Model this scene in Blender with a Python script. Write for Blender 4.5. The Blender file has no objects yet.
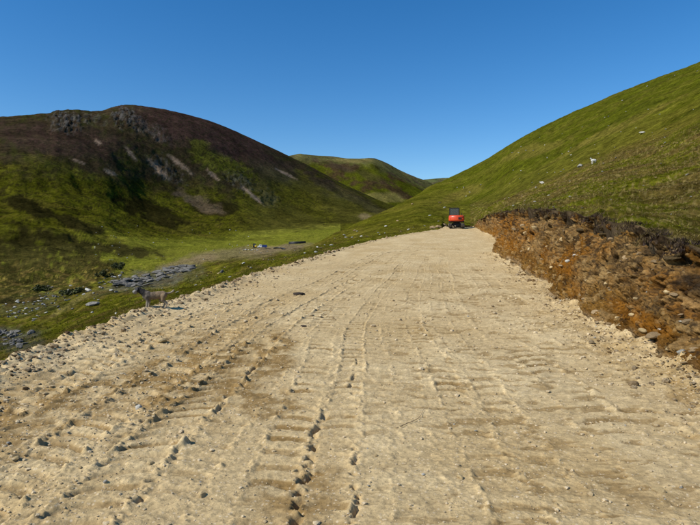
import bpy, bmesh, math, random
import numpy as np
from mathutils import Vector, Matrix

random.seed(7)
rng = np.random.default_rng(11)
R = math.radians
scene = bpy.context.scene

# ------------------------------------------------------------------ camera
F = 560.0                      # focal length in photo pixels (700 x 525)
EYE = 1.6
PITCH = math.atan(17.5 / F)    # camera looks slightly down, horizon at y = 245
cam_d = bpy.data.cameras.new('camera')
cam = bpy.data.objects.new('camera', cam_d)
scene.collection.objects.link(cam)
cam.location = (0, 0, EYE)
cam.rotation_euler = (R(90) - PITCH, 0, 0)
cam_d.sensor_width = 36.0
cam_d.lens = F / 700.0 * 36.0
cam_d.clip_start = 0.05
cam_d.clip_end = 12000
scene.camera = cam
scene.render.resolution_x = 1024
scene.render.resolution_y = 768

# ------------------------------------------------------------------ sky + sun
SUN_EL = R(42)
SUN_BACK = R(25)               # sun stands to the left, a little behind the camera
to_sun = Vector((-math.cos(SUN_EL) * math.cos(SUN_BACK), -math.cos(SUN_EL) * math.sin(SUN_BACK), math.sin(SUN_EL)))
world = bpy.data.worlds.new('World')
scene.world = world
world.use_nodes = True
wn = world.node_tree.nodes
wl = world.node_tree.links
bg = wn['Background']
sky = wn.new('ShaderNodeTexSky')
sky.sky_type = 'NISHITA'
sky.sun_disc = False
sky.sun_elevation = SUN_EL
sky.sun_rotation = math.atan2(to_sun.x, to_sun.y)
sky.altitude = 900
sky.air_density = 1.0
sky.dust_density = 0.25
sky.ozone_density = 2.6
hsv = wn.new('ShaderNodeHueSaturation')      # clear northern air: deeper blue all over
hsv.inputs['Saturation'].default_value = 1.36
hsv.inputs['Hue'].default_value = 0.502
hsv.inputs['Value'].default_value = 1.22
wl.new(sky.outputs[0], hsv.inputs['Color'])
wl.new(hsv.outputs[0], bg.inputs['Color'])
bg.inputs['Strength'].default_value = 0.10
sun_d = bpy.data.lights.new('sun', 'SUN')
sun_d.energy = 4.6
sun_d.angle = R(0.53)
sun_d.color = (1.0, 0.955, 0.88)
sun = bpy.data.objects.new('sun', sun_d)
scene.collection.objects.link(sun)
sun.rotation_euler = to_sun.to_track_quat('Z', 'Y').to_euler()
sun.location = (-60, -15, 60)
vs = scene.view_settings
vs.view_transform = 'Standard'
vs.look = 'None'
vs.exposure = 0.18
vs.gamma = 1.0
vs.use_curve_mapping = False

# ------------------------------------------------------------------ pixel <-> place
cp, sp = math.cos(PITCH), math.sin(PITCH)

def at(px, py, Y):
    """point at forward distance Y along the direction of a photo pixel (arrays welcome)"""
    a = (px - 350.0) / F
    b = (262.5 - py) / F
    fy = cp + b * sp
    fz = b * cp - sp
    return a / fy * Y, Y + 0 * px, EYE + fz / fy * Y

def proj(x, y, z):
    zz = z - EYE
    dep = y * cp - zz * sp
    dep = np.maximum(dep, 0.05)
    up = y * sp + zz * cp
    return 350.0 + F * x / dep, 262.5 - F * up / dep

# ------------------------------------------------------------------ noise
def _h(ix, iy, iz, seed):
    n = (ix.astype(np.int64) * 374761393 + iy.astype(np.int64) * 668265263 + iz.astype(np.int64) * 2147483647 + seed * 1274126177) & 0xffffffff
    n = ((n ^ (n >> 13)) * 1274126177) & 0xffffffff
    n = ((n ^ (n >> 15)) * 2246822519) & 0xffffffff
    return (n ^ (n >> 16)) & 0xffffffff

def noise2(x, y, seed=0):
    x = np.asarray(x, float); y = np.asarray(y, float)
    ix = np.floor(x); iy = np.floor(y)
    fx = x - ix; fy = y - iy
    ux = fx * fx * fx * (fx * (fx * 6 - 15) + 10)
    uy = fy * fy * fy * (fy * (fy * 6 - 15) + 10)
    z0 = np.zeros_like(ix)
    def g(dx, dy):
        a = _h(ix + dx, iy + dy, z0, seed) * (2 * math.pi / 4294967296.0)
        return np.cos(a) * (fx - dx) + np.sin(a) * (fy - dy)
    a = g(0, 0); b = g(1, 0); c = g(0, 1); d = g(1, 1)
    return ((a + (b - a) * ux) * (1 - uy) + (c + (d - c) * ux) * uy) * 1.5

def fbm2(x, y, octv=4, seed=0, gain=0.5):
    s = 0; a = 1; t = 0
    for o in range(octv):
        s = s + a * noise2(x, y, seed + 17 * o); t += a
        c, n_ = math.cos(0.6), math.sin(0.6)
        x, y = (x * c - y * n_) * 2.03 + 5.1, (x * n_ + y * c) * 2.03 + 1.7
        a *= gain
    return s / t * 1.4

def noise3(x, y, z, seed=0):
    ix = np.floor(x); iy = np.floor(y); iz = np.floor(z)
    fx = x - ix; fy = y - iy; fz = z - iz
    fx = fx * fx * (3 - 2 * fx); fy = fy * fy * (3 - 2 * fy); fz = fz * fz * (3 - 2 * fz)
    def v(a, b, c):
        return _h(ix + a, iy + b, iz + c, seed) / 2147483648.0 - 1.0
    x00 = v(0,0,0) * (1-fx) + v(1,0,0) * fx; x10 = v(0,1,0) * (1-fx) + v(1,1,0) * fx
    x01 = v(0,0,1) * (1-fx) + v(1,0,1) * fx; x11 = v(0,1,1) * (1-fx) + v(1,1,1) * fx
    y0 = x00 * (1-fy) + x10 * fy; y1 = x01 * (1-fy) + x11 * fy
    return y0 * (1-fz) + y1 * fz

def fbm3(x, y, z, octv=4, seed=0, gain=0.5):
    s = 0; a = 1; t = 0
    for o in range(octv):
        s = s + a * noise3(x, y, z, seed + 13 * o); t += a
        x, y, z = x * 2.1 + 3.1, y * 2.1 + 1.3, z * 2.1 + 7.7
        a *= gain
    return s / t

def worley2(x, y, seed=0):
    """distance to the nearest scattered point and a random number for that point"""
    ix = np.floor(x); iy = np.floor(y)
    best = np.full(x.shape, 9.0); rid = np.zeros(x.shape)
    z0 = np.zeros_like(ix)
    for dx in (-1, 0, 1):
        for dy in (-1, 0, 1):
            h1 = _h(ix + dx, iy + dy, z0, seed) / 4294967296.0
            h2 = _h(ix + dx, iy + dy, z0 + 1, seed) / 4294967296.0
            d = (ix + dx + h1 - x) ** 2 + (iy + dy + h2 - y) ** 2
            m = d < best
            best = np.where(m, d, best); rid = np.where(m, (h1 * 7.13 + h2 * 3.77) % 1.0, rid)
    return np.sqrt(best), rid

def worley3(x, y, z, seed=0):
    ix = np.floor(x); iy = np.floor(y); iz = np.floor(z)
    best = np.full(x.shape, 9.0); sec = np.full(x.shape, 9.0); rid = np.zeros(x.shape)
    for dx in (-1, 0, 1):
        for dy in (-1, 0, 1):
            for dz in (-1, 0, 1):
                h1 = _h(ix + dx, iy + dy, iz + dz, seed) / 4294967296.0
                h2 = _h(ix + dx, iy + dy, iz + dz, seed + 5) / 4294967296.0
                h3 = _h(ix + dx, iy + dy, iz + dz, seed + 9) / 4294967296.0
                d = (ix + dx + h1 - x) ** 2 + (iy + dy + h2 - y) ** 2 + (iz + dz + h3 - z) ** 2
                m = d < best
                sec = np.where(m, best, np.minimum(sec, d))
                best = np.where(m, d, best); rid = np.where(m, (h1 * 7.13 + h2 * 3.77) % 1.0, rid)
    return np.sqrt(best), np.sqrt(sec), rid

def smooth(a, b, x):
    t = np.clip((x - a) / (b - a), 0, 1)
    return t * t * (3 - 2 * t)

def pchip(x, y, xq):
    x = np.asarray(x, float); y = np.asarray(y, float)
    h = np.diff(x); dl = np.diff(y) / h
    m = np.zeros_like(y)
    w1 = 2 * h[1:] + h[:-1]; w2 = h[1:] + 2 * h[:-1]
    ok = dl[:-1] * dl[1:] > 0
    den = np.where(ok, w1 / np.where(ok, dl[:-1], 1) + w2 / np.where(ok, dl[1:], 1), 1)
    m[1:-1] = np.where(ok, (w1 + w2) / den, 0)
    m[0] = dl[0]; m[-1] = dl[-1]
    i = np.clip(np.searchsorted(x, xq) - 1, 0, len(x) - 2)
    t = np.clip((xq - x[i]) / h[i], 0, 1)
    t2 = t * t; t3 = t2 * t
    return (2*t3 - 3*t2 + 1) * y[i] + (t3 - 2*t2 + t) * h[i] * m[i] + (-2*t3 + 3*t2) * y[i+1] + (t3 - t2) * h[i] * m[i+1]

def mixc(a, b, t):
    t = np.asarray(t)[..., None]
    return np.asarray(a) * (1 - t) + np.asarray(b) * t

# ------------------------------------------------------------------ object helpers
col = scene.collection

def link(name, mesh, parent=None, mat=None):
    o = bpy.data.objects.new(name, mesh)
    col.objects.link(o)
    if parent is not None:
        o.parent = parent
    if mat is not None and mesh is not None and not mesh.materials:
        mesh.materials.append(mat)
    return o

def tag(o, label=None, cat=None, group=None, kind=None):
    if label: o['label'] = label
    if cat: o['category'] = cat
    if group: o['group'] = group
    if kind: o['kind'] = kind
    return o

def thing(name, label, cat, loc=(0, 0, 0), rz=0.0, group=None):
    o = link(name, None)
    o.location = loc
    o.rotation_euler = (0, 0, rz)
    o.empty_display_size = 0.2
    return tag(o, label, cat, group)

def np_mesh(name, co, faces, colour=None, smooth_shade=True):
    """co (n,3), faces (m,3|4) arrays; colour (n,3) goes to the attribute 'alb'"""
    me = bpy.data.meshes.new(name)
    n = len(co); m, k = faces.shape
    me.vertices.add(n)
    me.vertices.foreach_set('co', np.ascontiguousarray(co, dtype=np.float32).ravel())
    me.loops.add(m * k)
    me.loops.foreach_set('vertex_index', np.ascontiguousarray(faces, dtype=np.int32).ravel())
    me.polygons.add(m)
    me.polygons.foreach_set('loop_start', np.arange(0, m * k, k, dtype=np.int32))
    me.polygons.foreach_set('loop_total', np.full(m, k, dtype=np.int32))
    me.polygons.foreach_set('use_smooth', np.full(m, smooth_shade, dtype=bool))
    me.update(calc_edges=True)
    if colour is not None:
        a = me.attributes.new('alb', 'FLOAT_COLOR', 'POINT')
        c4 = np.ones((n, 4), dtype=np.float32); c4[:, :3] = colour
        a.data.foreach_set('color', c4.ravel())
    return me

def grid_faces(nr, nc):
    i = np.arange(nr - 1)[:, None] * nc + np.arange(nc - 1)[None, :]
    return np.stack([i, i + 1, i + nc + 1, i + nc], -1).reshape(-1, 4)

# ------------------------------------------------------------------ materials
def new_mat(name):
    m = bpy.data.materials.new(name)
    m.use_nodes = True
    return m, m.node_tree.nodes, m.node_tree.links, m.node_tree.nodes['Principled BSDF']

def attr_mat(name, scales, bump_scale, bump_dist, rough=0.95, lo=0.7, hi=1.3, spec=0.0, bump_strength=0.6, detail=6):
    """albedo from the mesh attribute, broken up by fine procedural grain in object space"""
    m, N, L, b = new_mat(name)
    b.inputs['Roughness'].default_value = rough
    b.inputs['Specular IOR Level'].default_value = spec
    at_ = N.new('ShaderNodeAttribute'); at_.attribute_name = 'alb'
    tc = N.new('ShaderNodeTexCoord')
    cur = at_.outputs['Color']
    for i, s in enumerate(scales):
        nz = N.new('ShaderNodeTexNoise'); nz.inputs['Scale'].default_value = s
        nz.inputs['Detail'].default_value = detail; nz.inputs['Roughness'].default_value = 0.65
        L.new(tc.outputs['Object'], nz.inputs['Vector'])
        mr = N.new('ShaderNodeMapRange')
        mr.inputs['From Min'].default_value = 0.3; mr.inputs['From Max'].default_value = 0.7
        mr.inputs['To Min'].default_value = lo; mr.inputs['To Max'].default_value = hi
        L.new(nz.outputs['Fac'], mr.inputs['Value'])
        mx = N.new('ShaderNodeMix'); mx.data_type = 'RGBA'; mx.blend_type = 'MULTIPLY'
        mx.inputs['Factor'].default_value = 1.0
        L.new(cur, mx.inputs[6]); L.new(mr.outputs[0], mx.inputs[7])
        cur = mx.outputs[2]
    L.new(cur, b.inputs['Base Color'])
    if bump_dist > 0:
        nb = N.new('ShaderNodeTexNoise'); nb.inputs['Scale'].default_value = bump_scale
        nb.inputs['Detail'].default_value = 8; nb.inputs['Roughness'].default_value = 0.7
        L.new(tc.outputs['Object'], nb.inputs['Vector'])
        bp = N.new('ShaderNodeBump'); bp.inputs['Strength'].default_value = bump_strength
        bp.inputs['Distance'].default_value = bump_dist
        L.new(nb.outputs['Fac'], bp.inputs['Height'])
        L.new(bp.outputs['Normal'], b.inputs['Normal'])
    return m

def noise_mat(name, c1, c2, scale=4.0, rough=0.9, bump=0.0, spec=0.2, c3=None, randomise=0.0, metallic=0.0):
    m, N, L, b = new_mat(name)
    b.inputs['Roughness'].default_value = rough
    b.inputs['Specular IOR Level'].default_value = spec
    b.inputs['Metallic'].default_value = metallic
    tc = N.new('ShaderNodeTexCoord')
    nz = N.new('ShaderNodeTexNoise'); nz.inputs['Scale'].default_value = scale
    nz.inputs['Detail'].default_value = 7; nz.inputs['Roughness'].default_value = 0.65
    L.new(tc.outputs['Object'], nz.inputs['Vector'])
    rp = N.new('ShaderNodeValToRGB')
    rp.color_ramp.elements[0].position = 0.32; rp.color_ramp.elements[0].color = (*c1, 1)
    rp.color_ramp.elements[1].position = 0.68; rp.color_ramp.elements[1].color = (*c2, 1)
    if c3:
        e = rp.color_ramp.elements.new(0.5); e.color = (*c3, 1)
    L.new(nz.outputs['Fac'], rp.inputs['Fac'])
    cur = rp.outputs['Color']
    if randomise:
        oi = N.new('ShaderNodeObjectInfo')
        mr = N.new('ShaderNodeMapRange'); mr.inputs['To Min'].default_value = 1 - randomise; mr.inputs['To Max'].default_value = 1 + randomise
        L.new(oi.outputs['Random'], mr.inputs['Value'])
        mx = N.new('ShaderNodeMix'); mx.data_type = 'RGBA'; mx.blend_type = 'MULTIPLY'; mx.inputs['Factor'].default_value = 1
        L.new(cur, mx.inputs[6]); L.new(mr.outputs[0], mx.inputs[7]); cur = mx.outputs[2]
    L.new(cur, b.inputs['Base Color'])
    if bump:
        bp = N.new('ShaderNodeBump'); bp.inputs['Strength'].default_value = 0.7; bp.inputs['Distance'].default_value = bump
        L.new(nz.outputs['Fac'], bp.inputs['Height']); L.new(bp.outputs['Normal'], b.inputs['Normal'])
    return m

M = {}
M['track'] = attr_mat('dirt_track_soil', [9.0, 60.0], 55.0, 0.018, lo=0.86, hi=1.14, bump_strength=0.6)
def speckle(m, scale, dark, pale):
    """tiny dark and pale grains in the soil"""
    N = m.node_tree.nodes; L = m.node_tree.links; b = N['Principled BSDF']
    src = b.inputs['Base Color'].links[0].from_socket
    tc = N.new('ShaderNodeTexCoord')
    for sc, lo, hi, col_, amt in ((scale, .10, .16, dark, .55), (scale * .62, .0, .0, pale, .5)):
        vo = N.new('ShaderNodeTexVoronoi'); vo.inputs['Scale'].default_value = sc
        L.new(tc.outputs['Object'], vo.inputs['Vector'])
        sep = N.new('ShaderNodeSeparateColor'); L.new(vo.outputs['Color'], sep.inputs[0])
        mr = N.new('ShaderNodeMapRange'); mr.inputs['From Min'].default_value = .80; mr.inputs['From Max'].default_value = .86
        mr.inputs['To Min'].default_value = 0; mr.inputs['To Max'].default_value = amt
        L.new(sep.outputs[0 if col_ is dark else 1], mr.inputs['Value'])
        ds = N.new('ShaderNodeMapRange'); ds.inputs['From Min'].default_value = .45; ds.inputs['From Max'].default_value = .25
        L.new(vo.outputs['Distance'], ds.inputs['Value'])
        mu = N.new('ShaderNodeMath'); mu.operation = 'MULTIPLY'; L.new(mr.outputs[0], mu.inputs[0]); L.new(ds.outputs[0], mu.inputs[1])
        mx = N.new('ShaderNodeMix'); mx.data_type = 'RGBA'
        L.new(mu.outputs[0], mx.inputs['Factor']); L.new(src, mx.inputs[6]); mx.inputs[7].default_value = (*col_, 1)
        src = mx.outputs[2]
    L.new(src, b.inputs['Base Color'])
speckle(M['track'], 75.0, (.22, .155, .08), (.70, .58, .40))
M['bank'] = attr_mat('cut_bank_soil', [5.0, 24.0], 26.0, 0.06, lo=0.62, hi=1.38, bump_strength=1.0)
speckle(M['bank'], 22.0, (.05, .03, .014), (.36, .25, .11))
M['turf'] = attr_mat('hillside_turf', [0.35, 1.4, 6.0], 1.6, 0.45, lo=0.56, hi=1.44, bump_strength=0.8)
M['mountain'] = attr_mat('mountain_moor', [0.02, 0.13, 0.4], 0.2, 3.0, lo=0.58, hi=1.42, bump_strength=0.7)
M['grass'] = attr_mat('grass_blades', [0.8], 1, 0, rough=0.8, lo=0.65, hi=1.35, spec=0.0)
M['stone_tan'] = noise_mat('sandy_stone', (0.32, 0.235, 0.115), (0.49, 0.375, 0.20), 9, bump=0.01, randomise=0.2, spec=0.03)
M['stone_dull'] = noise_mat('ochre_stone', (0.19, 0.13, 0.065), (0.36, 0.26, 0.145), 7, bump=0.02, randomise=0.3, spec=0.03)
M['stone_pale'] = noise_mat('lichen_pale_stone', (0.27, 0.255, 0.21), (0.46, 0.44, 0.37), 3, bump=0.03, randomise=0.25, spec=0.03)
M['stone_grey'] = noise_mat('grey_slate_stone', (0.085, 0.080, 0.070), (0.21, 0.195, 0.165), 3, bump=0.03, randomise=0.3, spec=0.03)
M['stone_white'] = noise_mat('white_quartz_stone', (0.38, 0.355, 0.29), (0.54, 0.51, 0.43), 5, bump=0.01, spec=0.03)

# ------------------------------------------------------------------ the track in plan and profile
def road_z(d):
    d = np.asarray(d, float)
    a = 1.78 / 51.0 ** 2
    rise = 0.0268 * d + a * np.maximum(np.minimum(d, 72.0) - 20.0, 0) ** 2
    s72 = 0.0268 + 2 * a * 52.0
    e = np.maximum(d - 72.0, 0)
    # past the brow the track levels off and dips away
    rise = np.where(d > 72, 0.0268 * 72 + a * 52.0 ** 2 + s72 * (6 * (1 - np.exp(-e / 6.0))) - 0.012 * e, rise)
    return rise

_dd = np.linspace(1.5, 71, 4000)
_py = proj(np.zeros_like(_dd), _dd, road_z(_dd))[1]
def d_from_py(py):
    return np.interp(-np.asarray(py, float), -_py, _dd)

_left_px = np.array([(0, 366), (60, 341), (100, 326), (140, 313), (180, 299.5), (220, 286), (250, 275.5), (290, 264), (320, 255.5), (340, 249.5), (370, 241.5), (400, 235.5), (425, 231.5), (440, 229.2)], float)
_ld = d_from_py(_left_px[:, 1])
_lx = (_left_px[:, 0] - 350) / F * _ld
_ld = np.concatenate([[-8, 2], _ld, [85, 100]]); _lx = np.concatenate([[-4.0, -4.05], _lx, [14.4, 17.4]])
_rd = np.array([-8, 3, 6.6, 9.4, 12.5, 15, 20, 26, 31, 34, 35.2, 36.4, 38, 50, 65, 71, 75, 85, 100.])
_rx = np.array([3.7, 3.72, 3.86, 4.22, 4.85, 5.40, 6.50, 7.55, 8.30, 8.72, 9.05, 10.6, 11.3, 13.3, 15.4, 16.1, 16.8, 18.7, 21.7])
def Lx(d): return pchip(_ld, _lx, np.asarray(d, float))
def Rx(d): return pchip(_rd, _rx, np.asarray(d, float))

# ------------------------------------------------------------------ cut bank: top line
SETBACK = 0.50
_bt = np.array([(440, 226), (470, 223.5), (480, 219.5), (487, 215), (495, 213), (512, 210.5), (530, 209), (570, 213), (600, 217), (625, 224), (650, 233), (675, 241), (700, 250), (760, 272), (900, 330), (1100, 420)], float)
def bank_top(d):
    d = np.asarray(d, float)
    x = Rx(d) + SETBACK + .20 * fbm2(d / 1.3, d * 0 + .7, 3, 440)
    px = 350 + F * x / d
    py = np.interp(px, _bt[:, 0], _bt[:, 1])
    z = at(px, py, d)[2]
    z = np.where(d > 62, np.minimum(z, road_z(d) + 2.0), z) + .10 * fbm2(d / 1.7, d * 0 + 5.7, 4, 441)
    return x, z

# ------------------------------------------------------------------ terrain sheet (hillsides, glen floor, mountain)
# start line: left edge of the track, across its far end, back along the top of the bank
sd = np.concatenate([np.linspace(2.2, 12, 60), np.linspace(12.3, 80, 160)])
sx = Lx(sd) - 0.25; sz = road_z(sd) - 0.14
bd = np.concatenate([np.linspace(80, 12, 160), np.linspace(11.8, 3.2, 70)])
bx, bz = bank_top(bd)
bz = bz - .45 * smooth(58, 70, bd)
ex_ = np.linspace(float(Lx(80)), float(Rx(80)) + .1, 12)
st_d = np.concatenate([sd, np.full(12, 80.), bd]); st_x = np.concatenate([sx, ex_, bx]); st_z = np.concatenate([sz, np.full(12, float(road_z(80)) - .25), bz])
st_px, st_py = proj(st_x, st_d, st_z)
kp = np.ones(len(st_px), bool); run = 1e9
for k in range(len(st_px) - 1, len(sd) + 11, -1):        # where the bank folds back, the nearer lip carries the turf
    if st_px[k] < run - 1e-6: run = st_px[k]
    else: kp[k] = False
st_d, st_px, st_py = st_d[kp], st_px[kp], st_py[kp]
st_px = np.maximum.accumulate(st_px + np.arange(len(st_px)) * 1e-4)

cols = {
 -320: [(8.5, 440), (25, 385), (50, 335), (90, 295), (130, 272), (300, 205), (640, 120), (950, 150)],
    0: [(12, 364), (28, 346), (55, 323), (85, 301), (150, 272), (340, 205), (770, 117), (1200, 150)],
   50: [(14, 343.5), (28, 333), (55, 313), (90, 296), (160, 268), (380, 201), (830, 113), (1250, 150)],
  100: [(16, 323), (30, 313), (58, 299.5), (95, 284), (200, 256), (450, 202), (910, 110.5), (1350, 150)],
  125: [(17, 314), (32, 306), (60, 295), (98, 282), (230, 252), (500, 208), (960, 105), (1400, 150)],
  150: [(18, 306.5), (33, 300.5), (62, 292), (100, 281), (260, 250), (550, 213), (1000, 107), (1450, 150)],
  200: [(24, 288), (45, 281), (85, 274), (140, 265), (340, 246), (610, 218), (1060, 118), (1500, 160)],
  250: [(32, 270.5), (52, 266), (85, 262), (180, 256), (420, 241), (690, 215), (1140, 138), (1550, 175)],
  300: [(40, 257.5), (55, 254), (85, 250.5), (200, 252), (500, 233), (770, 215), (1260, 161), (1600, 190)],
  350: [(70, 238), (95, 232), (135, 227), (240, 244), (600, 227), (850, 213), (1300, 187), (1600, 215)],
  400: [(95, 221), (140, 211.5), (200, 204), (350, 229), (700, 221), (1000, 213), (1450, 208), (1800, 235)],
  425: [(112, 213), (170, 201.5), (250, 192), (420, 226), (800, 217), (1100, 214), (1500, 215), (1900, 240)],
  448: [(122, 213), (172, 201), (310, 178.5), (480, 215), (850, 217), (1150, 217), (1550, 218), (1950, 242)],
  468: [(118, 211), (150, 204), (318, 168.5), (490, 210), (870, 217), (1170, 217), (1560, 218), (1950, 242)],
  490: [(92, 207), (115, 202.5), (312, 157), (480, 205), (870, 217), (1180, 217), (1570, 218), (1950, 242)],
  520: [(60, 200), (90, 191), (292, 138), (450, 190), (850, 217), (1200, 217), (1580, 218), (1950, 242)],
  560: [(40, 193), (80, 177), (266, 118), (420, 170), (820, 217), (1200, 217), (1580, 218), (1950, 242)],
  600: [(32, 186), (75, 160), (242, 101), (380, 150), (800, 217), (1200, 217), (1580, 218), (1950, 242)],
  650: [(27, 182), (63, 145), (217, 80.5), (350, 130), (800, 217), (1200, 217), (1580, 218), (1950, 242)],
  700: [(23, 179), (53, 129), (197, 62), (320, 110), (800, 217), (1200, 217), (1580, 218), (1950, 242)],
  850: [(16, 150), (38, 72), (160, -5), (280, 60), (800, 217), (1200, 217), (1580, 218), (1950, 242)],
 1050: [(11, 120), (28, 10), (135, -85), (240, 0), (800, 217), (1200, 217), (1580, 218), (1950, 242)],
}
ck = np.array(sorted(cols), float)
tabD = np.array([[n[0] for n in cols[int(k)]] for k in ck]); tabP = np.array([[n[1] for n in cols[int(k)]] for k in ck])
PXC = np.concatenate([np.linspace(-320, -6, 80), np.arange(-4, 705, 1.25), np.linspace(709, 1050, 90)])
NCT = len(PXC)
nodeD = np.zeros((9, NCT)); nodeP = np.zeros((9, NCT))
nodeD[0] = np.interp(PXC, st_px, st_d)
nodeP[0] = np.interp(PXC, st_px, st_py)
for k in range(8):
    nodeD[k + 1] = np.exp(pchip(ck, np.log(tabD[:, k]), PXC)); nodeP[k + 1] = pchip(ck, tabP[:, k], PXC)
nodeP[7] += -2.6 * smooth(48, 58, PXC) * (1 - smooth(78, 92, PXC)) + .7 * fbm2(PXC / 7, PXC * 0 + .3, 3, 90) * (np.exp(-((PXC - 90) / 60) ** 2) + .15)
for k in range(1, 9):
    nodeD[k] = np.maximum(nodeD[k], nodeD[k - 1] * 1.12)
seg = [46, 60, 66, 66, 60, 60, 90, 16]
tt = np.concatenate([k + np.arange(n) / n for k, n in enumerate(seg)] + [[8.0]])
NRT = len(tt)
ti = np.minimum(tt.astype(int), 7); tf = tt - ti
LD = np.log(nodeD)
TD = np.exp(LD[ti] * (1 - tf)[:, None] + LD[ti + 1] * tf[:, None])
TPy = np.zeros((NRT, NCT))
for c in range(NCT):
    TPy[:, c] = pchip(LD[:, c], nodeP[:, c], np.log(TD[:, c]))
TX, TY, TZ = at(np.broadcast_to(PXC, TD.shape), TPy, TD)
TX = np.array(TX); TY = np.array(TY); TZ = np.array(TZ)
away = TD - nodeD[0][None, :]                      # distance beyond the start line
fade = smooth(0.0, 1.5, away)
rowt = np.broadcast_to(tt[:, None], TD.shape)
ridge_keep = 1 - 0.75 * np.exp(-((rowt - 7) / 0.25) ** 2) * (PXC < 430)[None, :] - 0.6 * np.exp(-((rowt - 3) / 0.2) ** 2) * (PXC > 440)[None, :]
nearw = 1 - smooth(25, 70, TD)
dz = 0
dz = dz + fade * nearw * 0.045 * fbm2(TX / 0.30, TY / 0.30, 3, 1)
dz = dz + fade * (1 - smooth(60, 160, TD)) * 0.11 * fbm2(TX / 1.1, TY / 1.1, 3, 2)
dz = dz + smooth(0, 5, away) * 0.28 * fbm2(TX / 5, TY / 5, 3, 3)
dz = dz + smooth(25, 90, TD) * (1 - 0.6 * smooth(300, 600, TD)) * 0.8 * fbm2(TX / 22, TY / 22, 4, 4) * ridge_keep
dz = dz + smooth(120, 320, TD) * 2.2 * fbm2(TX / 70, TY / 70, 4, 5) * ridge_keep
mtn = smooth(4.9, 5.6, rowt) * (PXC < 445)[None, :]
az = np.arctan2(TX, TY)
gul = np.abs(fbm2(az * 700 / 38 + 0.006 * TD, TD / 190, 4, 6))
dz = dz + mtn * ridge_keep * (1.6 * (gul - 0.35) + 6 * fbm2(TX / 170, TY / 170, 5, 7) + 1.6 * fbm2(TX / 22, TY / 22, 4, 12))
# terrace scarp on the lower left slope
pxs, pys = proj(TX, TY, TZ)
def blob(cx, cy, rx, ry, ang=0.0, warp=0.35, seed=50, soft=0.35):
    """soft irregular patch on the ground, given where it is seen"""
    a = math.radians(ang)
    u = (PX_ - cx) * math.cos(a) + (PY_ - cy) * math.sin(a)
    v = -(PX_ - cx) * math.sin(a) + (PY_ - cy) * math.cos(a)
    r = np.sqrt((u / rx) ** 2 + (v / ry) ** 2) + warp * W_[seed % 3]
    return 1 - smooth(1 - soft, 1 + soft, r)
PX_, PY_ = pxs, pys
W_ = [fbm2(pxs / 9, pys / 6, 4, 60), fbm2(pxs / 5, pys / 4, 3, 61), fbm2(pxs / 16, pys / 9, 4, 62)]
crag = np.clip(blob(66, 121, 16, 9, 10, .7, 1) + blob(124, 117, 11, 10, 25, .8, 1) + blob(167, 170, 16, 8, 35, .9, 1) * .6 + blob(150, 132, 16, 10, 30, 1.0) * .5 + blob(240, 182, 13, 8, 30, .9, 1) * .6 + blob(268, 198, 10, 8, 20, .7, 1) * .7 + blob(95, 118, 12, 7, 0, .8) * .5, 0, 1) * (mtn > 0.3)
rdg = 1 - np.abs(fbm2(TX / 16, (TY + TZ) / 22, 4, 8))
dz = dz + crag * 9.0 * (rdg - 0.75) * np.clip(ridge_keep + .25, 0, 1)
lowl = (1 - smooth(60, 190, PXC))[None, :] * smooth(100, 140, TD) * (1 - smooth(300, 420, TD))
dz = dz + lowl * 3.2 * fbm2(TX / 28, TY / 34, 4, 9)
leftn = (1 - smooth(250, 310, PXC))[None, :] * smooth(16, 40, TD) * (1 - smooth(140, 240, TD))
dz = dz + leftn * (.40 * fbm2(TX / 3.4, TY / 3.4, 4, 14) + .5 * np.abs(fbm2(TX / 11, TY / 11, 3, 15)))
dz = dz + crag * 3.5 * fbm2(TX / 9, TY / 9, 3, 16)
TZ = TZ + dz
pxs, pys = proj(TX, TY, TZ)
PX_, PY_ = pxs, pys
W_ = [fbm2(pxs / 9, pys / 6, 4, 60), fbm2(pxs / 5, pys / 4, 3, 61), fbm2(pxs / 16, pys / 9, 4, 62)]

# --- what grows where: albedo of the ground cover, with lower-left shade painted in
g_green = np.array((0.090, 0.096, 0.012)); g_dry = np.array((0.165, 0.132, 0.042)); g_dark = np.array((0.048, 0.050, 0.012))
g_heath = np.array((0.052, 0.034, 0.020)); g_purple = np.array((0.066, 0.034, 0.027)); g_rock = np.array((0.125, 0.115, 0.10)); g_scree = np.array((0.27, 0.19, 0.125))
g_brown = np.array((0.115, 0.082, 0.036)); g_bare = np.array((0.28, 0.21, 0.125)); g_lime = np.array((0.118, 0.126, 0.014))
nA = fbm2(TX / 3.2, TY / 3.2, 5, 20); nB = fbm2(TX / 14, TY / 14, 5, 21); nC = fbm2(TX / 60, TY / 60, 5, 22); nD = fbm2(TX / 0.9, TY / 0.9, 4, 23)
# stripes that follow the lie of the slope (sheep terracettes)
nS = fbm2((TZ - 0.12 * TX) / 1.6 + nB, TX / 30, 3, 24)
ALB = mixc(np.broadcast_to(g_green, TX.shape + (3,)), g_lime, smooth(-0.1, 0.5, nA + 0.5 * nB) * 0.6)
ALB = mixc(ALB, g_dry, smooth(0.1, 0.65, nC + 0.6 * nB) * 0.35)
ALB = mixc(ALB, g_dark, smooth(0.1, 0.55, -nB + 0.5 * nA) * 0.55)
ALB = mixc(ALB, g_dry, smooth(0.25, 0.7, nS) * 0.35 * smooth(40, 90, TD))
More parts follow.
